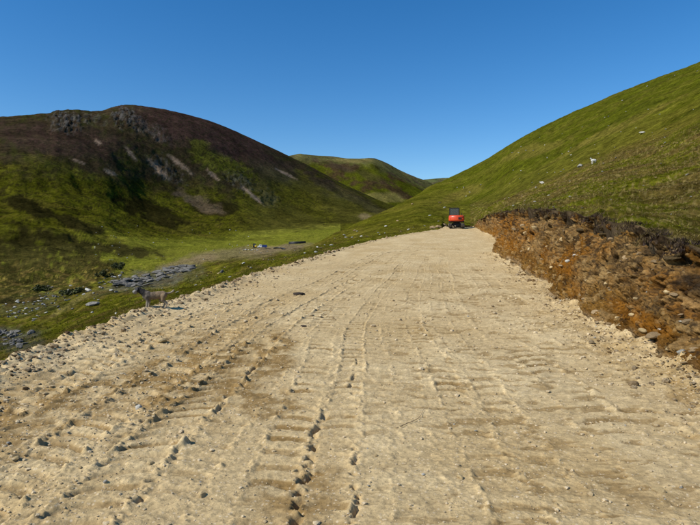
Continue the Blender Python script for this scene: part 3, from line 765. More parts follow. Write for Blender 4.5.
# ------------------------------------------------------------------ stones
def rock_mesh(name, seed, sub=2, flat=0.65, cuts=9, mat=None):
    rs = random.Random(seed)
    bm = bmesh.new()
    bmesh.ops.create_icosphere(bm, subdivisions=sub, radius=1.0)
    planes = []
    for _ in range(cuts):
        n = Vector((rs.gauss(0, 1), rs.gauss(0, 1), rs.gauss(0, 1))).normalized()
        planes.append((n, rs.uniform(.55, .88)))
    for v in bm.verts:
        p = v.co.copy()
        for n, d in planes:
            e = p.dot(n) - d
            if e > 0: p -= n * e
        p *= 1 + rs.uniform(-.035, .035)
        v.co = Vector((p.x * 1.12, p.y * .92, p.z * flat))
    me = bpy.data.meshes.new(name)
    bm.to_mesh(me); bm.free()
    if mat: me.materials.append(mat)
    return me

ROCKS = {}
for key, m_ in (('tan', 'stone_tan'), ('dull', 'stone_dull'), ('pale', 'stone_pale'), ('grey', 'stone_grey'), ('white', 'stone_white')):
    ROCKS[key] = [rock_mesh('rock_' + key, 10 * i + len(key), 2, random.uniform(.5, .85), 10, M[m_]) for i in range(5)]

def put_rock(name, kind, loc, size, parent=None, sink=.3, stretch=(1, 1, 1), rz=None):
    o = link(name, random.choice(ROCKS[kind]), parent)
    o.location = Vector(loc) + Vector((0, 0, size * (.55 - sink)))
    o.rotation_euler = (random.uniform(-.35, .35), random.uniform(-.35, .35), random.uniform(0, 6.28) if rz is None else rz)
    o.scale = (size * stretch[0], size * stretch[1], size * stretch[2])
    return o

# stones embedded in the bank: pieces of the bank
for i in range(95):
    a = int(len(bs) * random.random()); d = bs[a]
    if d > 38: continue
    b = int(random.uniform(.10, .86) * 120)
    s = random.choice([.02, .025, .03, .04, .055]) * random.uniform(.8, 1.3) * (1 + d / 30)
    p = BCO[a, b]
    o = put_rock('stone', random.choice(['tan', 'dull', 'dull', 'dull']), p, s, bank, sink=.5, stretch=(1.2, .9, .9))
    o.location = Vector(p) + Vector((-.25 * s, 0, .1 * s))
# bigger blocks that can be picked out in the photograph
def bank_at(px, py):
    k = np.argmin((pbx - px) ** 2 + (pby - py) ** 2)
    i, j = divmod(int(k), nT_)
    return Vector(BCO[i, j]), float(bs[i])
for px, py, w, kd in [(643, 331, 11, 'tan'), (654, 342, 13, 'tan'), (668, 349, 10, 'tan'), (681, 353, 14, 'pale'), (691, 362, 11, 'tan'), (633, 316, 13, 'tan'), (617, 318, 10, 'tan'), (660, 329, 7, 'white'), (681, 322, 5, 'white'), (600, 296, 9, 'dull'), (606, 295, 6, 'white'), (596, 314, 16, 'dull'), (585, 300, 12, 'dull'), (648, 293, 9, 'pale'), (607, 284, 12, 'tan'), (622, 276, 13, 'tan'), (667, 292, 11, 'tan'), (640, 255, 12, 'dull'), (655, 262, 13, 'dull'), (625, 258, 11, 'dull'), (575, 256, 8, 'white'), (568, 262, 8, 'pale'), (552, 268, 8, 'tan'), (530, 250, 8, 'tan'), (535, 228, 9, 'tan'), (548, 234, 9, 'pale'), (562, 240, 10, 'tan'), (508, 222, 9, 'tan'), (522, 226, 8, 'dull'), (612, 240, 11, 'dull'), (675, 250, 12, 'dull')]:
    p, d = bank_at(px, py)
    s = w / F * d * .36
    o = put_rock('stone', kd, p, s, bank, sink=.5)
    o.location = p + Vector((.05 * s, 0, .1 * s))

# torn sods and lumps of root mat at the lip: pieces of the bank
M['peat'] = noise_mat('dark_peat', (.022, .016, .011), (.06, .042, .027), 12, bump=.02)
M['sod'] = noise_mat('torn_turf', (.035, .025, .015), (.15, .11, .05), 9, bump=.03, c3=(.075, .052, .026), spec=0.0)
SODS = [rock_mesh('sod', 950 + i, 2, .55, 4, M['sod']) for i in range(4)]
for i in range(24):
    d = 1 / random.uniform(1 / 60, 1 / 7.0)
    a = int(np.argmin(np.abs(bs - d))); b = int(random.uniform(.9, 1.0) * 120)
    o = link('sod', random.choice(SODS), bank); s_ = random.uniform(.04, .10) * (1 + d / 40)
    o.location = Vector(BCO[a, b]) + Vector((-.02, 0, .0)); o.rotation_euler = (random.uniform(-.5, .5), random.uniform(-.2, .7), random.uniform(0, 6.28))
    o.scale = (s_ * random.uniform(.8, 1.6), s_, s_ * random.uniform(.6, 1.0))

# loose stones on the track
def on_track(px, py):
    d = float(d_from_py(py)); x = (px - 350) / F * d
    return Vector((x, d, track_z(x, d)))
named = [(137, 408, 8, 'white', 'pale flat stone lying alone on the rutted left side of the track'),
         (663, 490, 13, 'tan', 'largest rounded pale stone at the lower right of the track'),
         (161, 342, 11, 'tan', 'pale angular stone on the left side of the track below the dog'),
         (462, 478, 8, 'tan', 'small pale stone on the smooth middle of the track near the bottom'),
         (200, 494, 9, 'tan', 'light flat stone pressed into the dirt at lower left centre'),
         (12, 462, 9, 'tan', 'pale stone at the left edge beside the churned tyre ridges'),
         (24, 450, 7, 'tan', 'small light stone on the churned ground at far left'),
         (294, 470, 7, 'tan', 'little pale stone between the two central tyre prints'),
         (636, 386, 12, 'dull', 'sandy flat stone right of centre below the foot of the bank'),
         (148, 464, 8, 'tan', 'pale stone on the left ruts in line with the lowest clods'),
         (424, 476, 5, 'white', 'tiny whitish stone just left of another near the bottom middle')]
for px, py, w, kd, lab in named:
    p = on_track(px, py)
    tag(put_rock('stone', kd, p, w / F * p.y * .5, None, sink=.3), lab, 'stone')
for i in range(80):
    while True:
        py = 228 + 297 * random.random() ** .75; px = random.uniform(0, 700)
        d = float(d_from_py(py)); x = (px - 350) / F * d
        e = float(Rx(d)) - x
        if float(Lx(d)) + .1 < x < float(Rx(d)) - .05 and (random.random() < .25 or e < 1.6 or x < -1.5): break
    p = Vector((x, d, track_z(x, d)))
    s = random.uniform(1.3, 3.2) / F * max(d, 5) * .55
    tag(put_rock('stone', random.choice(['tan', 'tan', 'dull', 'pale']), p, s, None, sink=.32), 'one of many small loose stones scattered over the dirt track', 'stone', 'small loose stones on the track')

# gravel too small to count
def scatter_mesh(name, pts, sizes, seed, parent_mat, base, cols_):
    """many tiny stones joined into one mesh"""
    bm = bmesh.new(); bmesh.ops.create_icosphere(bm, subdivisions=1, radius=1.0)
    bv = np.array([v.co[:] for v in bm.verts]); bf = np.array([[v.index for v in f.verts] for f in bm.faces]); bm.free()
    g = np.random.default_rng(seed)
    n = len(pts)
    if base == 'ico0':
        bm = bmesh.new(); bmesh.ops.create_icosphere(bm, subdivisions=1, radius=1.0)
        bm.free()
    jit = 1 + g.uniform(-.25, .25, (n, len(bv), 1))
    sc = np.stack([g.uniform(.7, 1.3, n), g.uniform(.7, 1.3, n), g.uniform(.4, .8, n)], -1)
    v = bv[None] * jit * sc[:, None] * sizes[:, None, None]
    a = g.uniform(0, 6.28, n); ca, sa = np.cos(a)[:, None], np.sin(a)[:, None]
    v = np.stack([v[..., 0] * ca - v[..., 1] * sa, v[..., 0] * sa + v[..., 1] * ca, v[..., 2]], -1)
    v = v + pts[:, None]
    f = bf[None] + (np.arange(n) * len(bv))[:, None, None]
    c = np.repeat(cols_, len(bv), 0)
    return np_mesh(name, v.reshape(-1, 3), f.reshape(-1, bf.shape[1]), c, False)

n = 24000
u = rng.random(n)
gd = 1 / (1 / 2.6 + u * (1 / 30 - 1 / 2.6))
gx_ = Lx(gd) + (Rx(gd) - Lx(gd)) * rng.random(n)
e = np.minimum((Rx(gd) - gx_), 4)
keep = (rng.random(n) < np.clip(.16 + 1.1 * np.exp(-e / .8) + .5 * smooth(-.5, -2.5, gx_) + .9 * np.exp(-(gx_ - Lx(gd)) / .5), 0, 1)) & (np.abs(gx_) / gd < .75)
gd, gx_ = gd[keep], gx_[keep]
zz = track_zs(gx_, gd)
sz_ = rng.choice([.005, .007, .010, .014, .020], len(gd), p=[.50, .28, .14, .06, .02]) * np.clip(gd / 4.5, .85, 2.4)
gc = mixc(np.tile(np.array((.38, .285, .155)), (len(gd), 1)), np.array((.60, .48, .30)), rng.random(len(gd)))
gravel = link('gravel', scatter_mesh('gravel', np.stack([gx_, gd, zz + sz_ * .2], -1), sz_, 5, None, '', gc), None, M['track'])
tag(gravel, 'loose gravel and crumbs of soil strewn over the track', kind='stuff')

# clods of spoil on the left windrow, and dark peaty clods
n = 2400
gd = 1 / (1 / 4.5 + rng.random(n) * (1 / 60 - 1 / 4.5))
gx_ = Lx(gd) + rng.normal(.05, .33, n)
zz = track_zs(gx_, gd)
sz_ = rng.choice([.010, .016, .025, .036, .055], n, p=[.34, .3, .2, .12, .04]) * np.clip(gd / 12, .8, 2.2)
pk = rng.random(n)
gc = mixc(np.tile(np.array((.40, .30, .175)), (n, 1)), np.array((.13, .085, .045)), smooth(.72, .8, pk))
tag(link('spoil_clods', scatter_mesh('spoil_clods', np.stack([gx_, gd, zz + sz_ * .25], -1), sz_, 6, None, '', gc), None, M['bank']), 'crumbled clods of earth heaped along the left edge of the track', kind='stuff')
# rubble along the foot of the bank
n = 1700
gd = 1 / (1 / 4.5 + rng.random(n) * (1 / 55 - 1 / 4.5))
gx_ = Rx(gd) - np.abs(rng.normal(0, .42, n)) + .12
zz = track_zs(gx_, gd)
sz_ = rng.choice([.008, .013, .02, .03, .05], n, p=[.38, .32, .2, .08, .02]) * np.clip(gd / 11, .8, 2.2)
gc = mixc(np.tile(np.array((.42, .32, .19)), (n, 1)), np.array((.24, .155, .07)), smooth(.55, .8, rng.random(n)))
tag(link('bank_rubble', scatter_mesh('bank_rubble', np.stack([gx_, gd, zz + sz_ * .25], -1), sz_, 8, None, '', gc), None, M['bank']), 'small rubble fallen along the foot of the cut bank', kind='stuff')

clod_me = [rock_mesh('clod', 900 + i, 2, .6, 5, M['peat']) for i in range(3)]
for px, py, w, lab in [(298, 294.5, 13, 'dark lump of peat lying in the middle distance of the track'), (303, 327, 7, 'small dark clod on the track below the larger peat lump')]:
    p = on_track(px, py)
    o = link('peat_clod', clod_me[0]); s = w / F * p.y * .5
    o.location = p + Vector((0, 0, .1 * s)); o.scale = (s, s * 1.2, s * .45)
    tag(o, lab, 'clod')
# twig
tw = bpy.data.meshes.new('twig')
bm = bmesh.new()
pts = [on_track(*q_) + Vector((0, 0, .012)) for q_ in [(401, 428), (407, 425.5), (413, 423), (419, 420), (422, 416), (424, 411.5)]]
prev = None
for k, p in enumerate(pts):
    rad = .0035 - .0004 * k
    ring_ = [bm.verts.new(p + Vector((math.cos(a) * rad, 0, math.sin(a) * rad))) for a in (0, 1.26, 2.51, 3.77, 5.03)]
    if prev:
        for j in range(5): bm.faces.new((prev[j], prev[(j + 1) % 5], ring_[(j + 1) % 5], ring_[j]))
    prev = ring_
bm.to_mesh(tw); bm.free()
tag(link('twig', tw, None, noise_mat('twig_bark', (.16, .11, .06), (.26, .19, .11), 40)), 'thin bent twig lying on the smooth part of the track', 'twig')

# ------------------------------------------------------------------ boulders on the hills
def boulder(px, py, w, kind, label, cat='boulder', group=None, name='boulder', stretch=(1, 1, 1), sink=.3):
    p = ground_at(px, py)
    return tag(put_rock(name, kind, p, w / F * p.y * .5, None, sink, stretch), label, cat, group)
boulder(542, 183.3, 5.5, 'white', 'bright white boulder with a dark hollow under it on the hillside brow', stretch=(1.1, .9, .8))
boulder(579.5, 167, 6, 'pale', 'grey-white boulder just downhill to the left of the sheep')
boulder(642, 133.5, 8, 'pale', 'flat grey boulder highest on the brow above the sheep', stretch=(1.2, 1, .6))
boulder(94, 305, 13, 'grey', 'broad flat grey boulder in the grass slope below the slabs of rock', stretch=(1.2, 1, .55))
boulder(30.5, 334, 9, 'grey', 'upright grey boulder where the grass meets the dark stony burn at far left', stretch=(.8, .8, 1.3))
boulder(222, 272.5, 7, 'grey', 'small tilted grey slab poking from the grass beside the track', stretch=(.5, .8, 1.2))
boulder(305, 261.5, 7, 'tan', 'pale block of stone perched on the left edge of the track')
boulder(89, 290.5, 8, 'pale', 'whitish flat stone at the top end of the pale stony line in the grass', stretch=(1.3, .8, .5))
for px, py, w in [(432, 229.5, 7), (438, 228.5, 6), (445, 228.5, 5)]:
    boulder(px, py - 1, w, 'dull', 'one of three dusty stones on the track edge left of the excavator', group='stones beside the excavator')
rr_ = random.Random(3)
def many(nm, n, fpx, wr, kinds, label, group):
    k = 0; tries = 0
    while k < n and tries < n * 30:
        tries += 1
        px, py = fpx()
        if px is None: continue
        boulder(px, py, rr_.uniform(*wr), rr_.choice(kinds), label, 'stone', group, nm, sink=.35, stretch=(1.1, .9, .8)); k += 1
sky_x = [448, 468, 490, 520, 560, 600, 650, 700]; sky_y = [178.5, 168.5, 157, 138, 118, 101, 80.5, 62]
brow_y = lambda x: np.interp(x, [480, 520, 560, 600, 650, 700], [205, 191, 177, 160, 145, 129])
def f_hill():
    px = rr_.uniform(455, 700); a = float(np.interp(px, sky_x, sky_y)); b = float(brow_y(px))
    return px, a + 3 + (b - a - 5) * rr_.random()
def f_near():
    px = rr_.uniform(500, 700); a = float(brow_y(px)); b = float(np.interp(px, _bt[:, 0], _bt[:, 1]))
    return px, a + 2 + (b - a - 6) * rr_.random()
def f_spur():
    px = rr_.uniform(300, 445); a = float(np.interp(px, [300, 350, 400, 425, 448], [251, 227, 204, 192, 179])); b = float(np.interp(px, _left_px[:, 0], _left_px[:, 1]))
    return px, a + 2 + max(b - a - 4, 1) * rr_.random()
def f_glen():
    return rr_.uniform(90, 300), rr_.uniform(226, 262)
def f_burn():
    t = rr_.random(); px = -5 + 135 * t + rr_.gauss(0, 8); py = 318 - 42 * t + rr_.gauss(0, 6)
    return (px, py) if py < 345 - .3 * px else (None, None)
def f_burn2():
    return rr_.uniform(0, 28), rr_.uniform(331, 349)
def f_slope():
    px = rr_.uniform(60, 290); b = float(np.interp(px, _left_px[:, 0], _left_px[:, 1]))
    return px, b - 4 - 14 * rr_.random()
many('hill_stone', 55, f_hill, (0.9, 2.2), ['pale', 'pale', 'white'], 'one of many small pale stones dotting the smooth far slope of the right-hand hill', 'pale stones on the far right hillside')
many('hill_stone', 32, f_near, (1.4, 3.2), ['pale', 'pale', 'dull'], 'one of the small pale stones in the rough heathy grass above the bank', 'stones in the grass above the bank')
many('hill_stone', 30, f_spur, (1.5, 4.0), ['pale', 'pale', 'dull'], 'one of the pale stones on the grassy spur between the track and the glen', 'stones on the grassy spur')
many('glen_stone', 45, f_glen, (1.0, 2.0), ['pale', 'white'], 'one of many tiny pale stones scattered over the green glen floor', 'pale stones on the glen floor')
many('burn_stone', 140, f_burn, (1.4, 4.2), ['grey', 'pale', 'pale', 'grey'], 'one of the grey stones strewn along the stony burn at the left', 'stones along the burn')
many('burn_stone', 40, f_burn2, (3.0, 8.0), ['grey'], 'one of the dark grey boulders heaped in the burn bed at the far left edge', 'boulders in the near burn bed')
many('slope_stone', 22, f_slope, (1.5, 4), ['pale', 'dull', 'tan'], 'one of the small stones on the grass just below the left edge of the track', 'stones below the track edge')

# slabs of grey rock by the burn
oc = thing('rock_outcrop', 'long low outcrop of broken grey rock slabs behind the dog', 'outcrop', ground_at(155, 284))
bpy.context.view_layer.update()
inv = oc.matrix_world.inverted()
for i in range(120):
    t = rr_.random(); px = 115 + 78 * t; c_ = 284 - 14 * t + 2 * math.sin(t * 5)
    hgt = 7.5 * math.sin(math.pi * min(max(t, .06), .97)) ** .6
    py = c_ + (rr_.random() - .5) * 1.6 * hgt
    p = ground_at(px, py)
    s = rr_.uniform(2.8, 7.5) / F * p.y * .5
    o = put_rock('slab', 'grey', p, s, oc, .2, (1.5, 1.0, rr_.uniform(.4, .8)), rz=rr_.gauss(.35, .4))
    o.location = inv @ o.location

# ------------------------------------------------------------------ grass and heather (uncountable)
def blades(name, pts, hgt, nb, colr, wid, seed, lean=.5):
    g = np.random.default_rng(seed)
    n = len(pts); k = n * nb
    base = np.repeat(pts, nb, 0); h = np.repeat(hgt, nb) * g.uniform(.55, 1.15, k); w = np.repeat(wid, nb) * g.uniform(.7, 1.2, k)
    a = g.uniform(0, 6.283, k); rad = g.random(k) * np.repeat(hgt, nb) * .55
    base = base + np.stack([np.cos(a) * rad, np.sin(a) * rad, np.full(k, -.015) - .1 * rad], -1)
    b = a + g.normal(0, .7, k); ln_ = g.uniform(.15, lean, k) * h * 1.3
    dirx, diry = np.cos(b), np.sin(b)
    sx_, sy_ = -diry * w, dirx * w
    v0 = base + np.stack([sx_, sy_, 0 * w], -1); v1 = base - np.stack([sx_, sy_, 0 * w], -1)
    mid = base + np.stack([dirx * ln_ * .35, diry * ln_ * .35, h * .6], -1)
    v2 = mid - np.stack([sx_, sy_, 0 * w], -1) * .7; v3 = mid + np.stack([sx_, sy_, 0 * w], -1) * .7
    tip = base + np.stack([dirx * ln_, diry * ln_, h], -1)
    v = np.stack([v0, v1, v2, v3, tip], 1).reshape(-1, 3)
    i = np.arange(k)[:, None] * 5
    f = np.concatenate([i + np.array([[0, 1, 2]]), i + np.array([[0, 2, 3]]), i + np.array([[3, 2, 4]])], 0)
    c = np.repeat(np.repeat(colr, nb, 0) * g.uniform(.75, 1.25, (k, 1)), 5, 0)
    return np_mesh(name, v, f, np.clip(c, .005, .8), False)

def pick(mask, n, power, seed):
    """random ground cells, nearer ground drawn more often"""
    g = np.random.default_rng(seed)
    e1 = TCO[1:, :-1] - TCO[:-1, :-1]; e2 = TCO[:-1, 1:] - TCO[:-1, :-1]
    area = np.linalg.norm(np.cross(e1, e2), axis=-1)
    w = area * mask[:-1, :-1] / np.maximum(TD[:-1, :-1], 4) ** power
    w = w.ravel() / w.sum()
    k = g.choice(len(w), n, p=w)
    i, j = np.divmod(k, NCT - 1)
    a, b = g.random((2, n, 1))
    p = TCO[i, j] * (1 - a) * (1 - b) + TCO[i + 1, j] * a * (1 - b) + TCO[i, j + 1] * (1 - a) * b + TCO[i + 1, j + 1] * a * b
    return p, i, j

inview = ((PXC > -60) & (PXC < 780))[None, :] & np.ones_like(TD, bool)
mr = inview & (PXC > 472)[None, :] & (TD < 95) & (rowt < 2.1) & (away > .02)
p, i, j = pick(mr, 22000, 1.55, 91)
gsel = nA[i, j] * .7 + nB[i, j] * .5 + rng.normal(0, .18, len(p))
g_a = np.array((.125, .135, .008)); g_b = np.array((.24, .18, .06)); g_c = np.array((.085, .055, .022))
cc = mixc(np.tile(g_a, (len(p), 1)), g_b, smooth(-.1, .2, gsel)); cc = mixc(cc, g_c, smooth(.25, .5, gsel) * .8)
dsc = np.clip(TD[i, j] / 16, .75, 3.0)
tus = rng.random(len(p)) < .16 * smooth(-.3, .2, nD[i, j] + nA[i, j])
hh = np.where(tus, rng.uniform(.05, .09, len(p)), rng.uniform(.025, .065, len(p))) * np.clip(dsc, .8, 1.7)
cc = mixc(cc, np.array((.26, .20, .085)), tus * .6)
hg = link('hill_grass', blades('hill_grass', p, hh, 6, cc, .0048 * dsc, 92, lean=1.1), None, M['grass'])
tag(hg, 'rough tussocky grass and heath covering the slope above the bank', kind='stuff')
ml = inview & (PXC < 440)[None, :] & (TD < 75) & (away > .5)
p, i, j = pick(ml, 12000, 1.6, 93)
cc = mixc(np.tile(g_a * .85, (len(p), 1)), g_b * .8, smooth(.0, .4, .7 * nA[i, j] + .5 * nB[i, j] + rng.normal(0, .2, len(p))))
cc = mixc(cc, np.array((.07, .065, .02)), smooth(.1, .4, -nA[i, j] + .5 * cl1[i, j]) * .7)
cc = mixc(cc, np.array((.11, .07, .05)), (1 - smooth(.6, 2.0, away[i, j])) * .6)
dsc = np.clip(TD[i, j] / 16, .75, 3.0)
lg = link('slope_grass', blades('slope_grass', p, rng.uniform(.03, .08, len(p)) * np.clip(dsc, .8, 1.7), 6, cc, .0048 * dsc, 94), None, M['grass'])
tag(lg, 'green grass on the slope falling away left of the track', kind='stuff')
# torn turf and heather roots hanging over the lip of the bank
n = 4200
ld = 1 / (1 / 5 + rng.random(n) * (1 / 80 - 1 / 5))
ld = ld[fbm2(ld / .9, ld * 0 + 8.8, 3, 97) + rng.normal(0, .10, n) > .25]; n = len(ld)
lx_, lz_ = bank_top(ld)
off = rng.normal(-.02, .12, n)
p = np.stack([lx_ + off, ld, lz_ + .02 - .12 * np.maximum(-off, 0) / .15], -1)
sel = smooth(-.1, .3, fbm2(ld / .8, ld * 0, 3, 95) + rng.normal(0, .2, n))
cc = mixc(np.tile(np.array((.060, .042, .034)), (n, 1)), np.array((.17, .125, .05)), sel)
dsc = np.clip(ld / 14, .8, 3.0)
hf = link('heather_fringe', blades('heather_fringe', p, rng.uniform(.03, .09, n) * np.clip(dsc, .8, 1.6), 7, cc, .006 * dsc, 96, lean=1.6), None, M['grass'])
tag(hf, 'dark fringe of torn heather and turf along the lip of the cut bank', kind='stuff')

# ------------------------------------------------------------------ bushes by the burn
M['leaf'] = attr_mat('juniper_leaves', [3.0], 1, 0, rough=.6, lo=.6, hi=1.4, spec=.25)
M['bark'] = noise_mat('shrub_bark', (.05, .035, .022), (.12, .09, .06), 20)
def bush(px, py, wpx, hpx, label, seed):
    p = ground_at(px, py); rx = wpx / F * p.y * .68; h = hpx / F * p.y * .85
    t = thing('bush', label, 'bush', p)
    g = np.random.default_rng(seed)
    nl = 1500
    lob = g.normal(0, .45, (9, 3)); lob[:, 2] = np.abs(lob[:, 2]) * .7 + .25
    k = g.integers(0, 9, nl)
    q_ = g.normal(0, 1, (nl, 3)); q_ /= np.linalg.norm(q_, axis=1)[:, None]
    c_ = lob[k] + q_ * (g.random((nl, 1)) ** .4) * .38
    c_ = c_ * np.array([rx, rx, h * .85]); c_[:, 2] = np.maximum(c_[:, 2], .02)
    s = rx * .085
    d1 = g.normal(0, 1, (nl, 3)); d1 /= np.linalg.norm(d1, axis=1)[:, None]
    d2 = np.cross(d1, g.normal(0, 1, (nl, 3))); d2 /= np.linalg.norm(d2, axis=1)[:, None]
    v = np.stack([c_ - d1 * s, c_ + d2 * s * .6, c_ + d1 * s, c_ - d2 * s * .6], 1).reshape(-1, 3)
    f = np.arange(nl * 4).reshape(-1, 4)
    cl = np.repeat(np.array((.060, .066, .014)) * g.uniform(.45, 1.6, (nl, 1)), 4, 0)
    link('foliage', np_mesh('foliage', v, f, cl, False), t, M['leaf'])
    bm = bmesh.new()
    for a in range(5):
        e_ = Vector(lob[a] * np.array([rx, rx, h * .8]))
        m_ = Matrix.Translation(e_ / 2) @ e_.to_track_quat('Z', 'Y').to_matrix().to_4x4()
        bmesh.ops.create_cone(bm, cap_ends=True, segments=6, radius1=rx * .05, radius2=rx * .02, depth=e_.length, matrix=m_)
    me = bpy.data.meshes.new('stem'); bm.to_mesh(me); bm.free()
    link('stem', me, t, M['bark'])
for k, a in enumerate([(119, 269, 10, 9, 'rounded dark bush on the slope edge above the outcrop'), (72, 294, 16, 8, 'low dark bush beside the pale stony line in the grass'), (44, 291, 12, 7, 'dark bush at the foot of the shaded slope left of the burn'), (104, 276, 10, 7, 'small dark bush directly left of the grey rock outcrop')]):
    bush(*a, seed=500 + k)

# ------------------------------------------------------------------ mesh kit for machines
def bevel_box(bm, x0, x1, y0, y1, z0, z1, b=0.0, taper=None):
    """box; taper = (sx, sy) scales the top face about its centre"""
    r = bmesh.ops.create_cube(bm, size=1.0)
    for v in r['verts']:
        tx, ty = (taper if (taper and v.co.z > 0) else (1, 1))
        v.co = Vector(((x0 + x1) / 2 + v.co.x * tx * (x1 - x0), (y0 + y1) / 2 + v.co.y * ty * (y1 - y0), (z0 + z1) / 2 + v.co.z * (z1 - z0)))
    if b > 0:
        es = list({e for v in r['verts'] for e in v.link_edges})
        bmesh.ops.bevel(bm, geom=es, offset=b, segments=2, affect='EDGES', profile=.6)

def cyl(bm, p0, p1, r0, r1=None, seg=12):
    p0 = Vector(p0); p1 = Vector(p1); d = p1 - p0
    m = Matrix.Translation((p0 + p1) / 2) @ d.to_track_quat('Z', 'Y').to_matrix().to_4x4()
    bmesh.ops.create_cone(bm, cap_ends=True, segments=seg, radius1=r0, radius2=r1 if r1 is not None else r0, depth=d.length, matrix=m)

def part(name, parent, mat, build, smooth_=False):
    bm = bmesh.new(); build(bm)
    bmesh.ops.recalc_face_normals(bm, faces=bm.faces)
    me = bpy.data.meshes.new(name); bm.to_mesh(me); bm.free()
    if smooth_:
        me.polygons.foreach_set('use_smooth', np.ones(len(me.polygons), dtype=bool))
    return link(name, me, parent, mat)

def extrude_yz(bm, poly, x0, x1):
    a = [bm.verts.new((x0, y, z)) for y, z in poly]; b = [bm.verts.new((x1, y, z)) for y, z in poly]
    bm.faces.new(a); bm.faces.new(b[::-1])
    for k in range(len(poly)):
        bm.faces.new((a[k], b[k], b[(k + 1) % len(poly)], a[(k + 1) % len(poly)]))

M['red'] = noise_mat('orange_red_paint', (.55, .055, .012), (.66, .075, .018), 3, rough=.38, spec=.5)
M['black'] = noise_mat('black_plastic', (.012, .012, .013), (.03, .03, .032), 8, rough=.6)
M['rubber'] = noise_mat('dusty_rubber', (.02, .019, .017), (.13, .105, .075), 5, rough=.9)
M['steel'] = noise_mat('worn_steel', (.16, .15, .14), (.34, .32, .29), 9, rough=.5, metallic=.6)
M['dustmetal'] = noise_mat('dusty_grey_metal', (.25, .22, .17), (.42, .37, .29), 6, rough=.8)
M['yellow'] = noise_mat('yellow_paint', (.62, .40, .02), (.72, .47, .03), 4, rough=.4, spec=.5)
M['blue'] = noise_mat('blue_paint', (.014, .035, .16), (.022, .05, .22), 4, rough=.4, spec=.5)
M['whitep'] = noise_mat('white_paint', (.70, .70, .68), (.82, .82, .80), 4, rough=.4, spec=.5)
gm, gN, gL, gb = new_mat('window_glass')
gb.inputs['Base Color'].default_value = (.16, .21, .22, 1); gb.inputs['Roughness'].default_value = .04
gb.inputs['Transmission Weight'].default_value = .75; gb.inputs['IOR'].default_value = 1.45
gnz = gN.new('ShaderNodeTexNoise'); gnz.inputs['Scale'].default_value = 6
gmr = gN.new('ShaderNodeMapRange'); gmr.inputs['To Min'].default_value = .03; gmr.inputs['To Max'].default_value = .14
gL.new(gnz.outputs['Fac'], gmr.inputs['Value']); gL.new(gmr.outputs[0], gb.inputs['Roughness'])
M['glass'] = gm

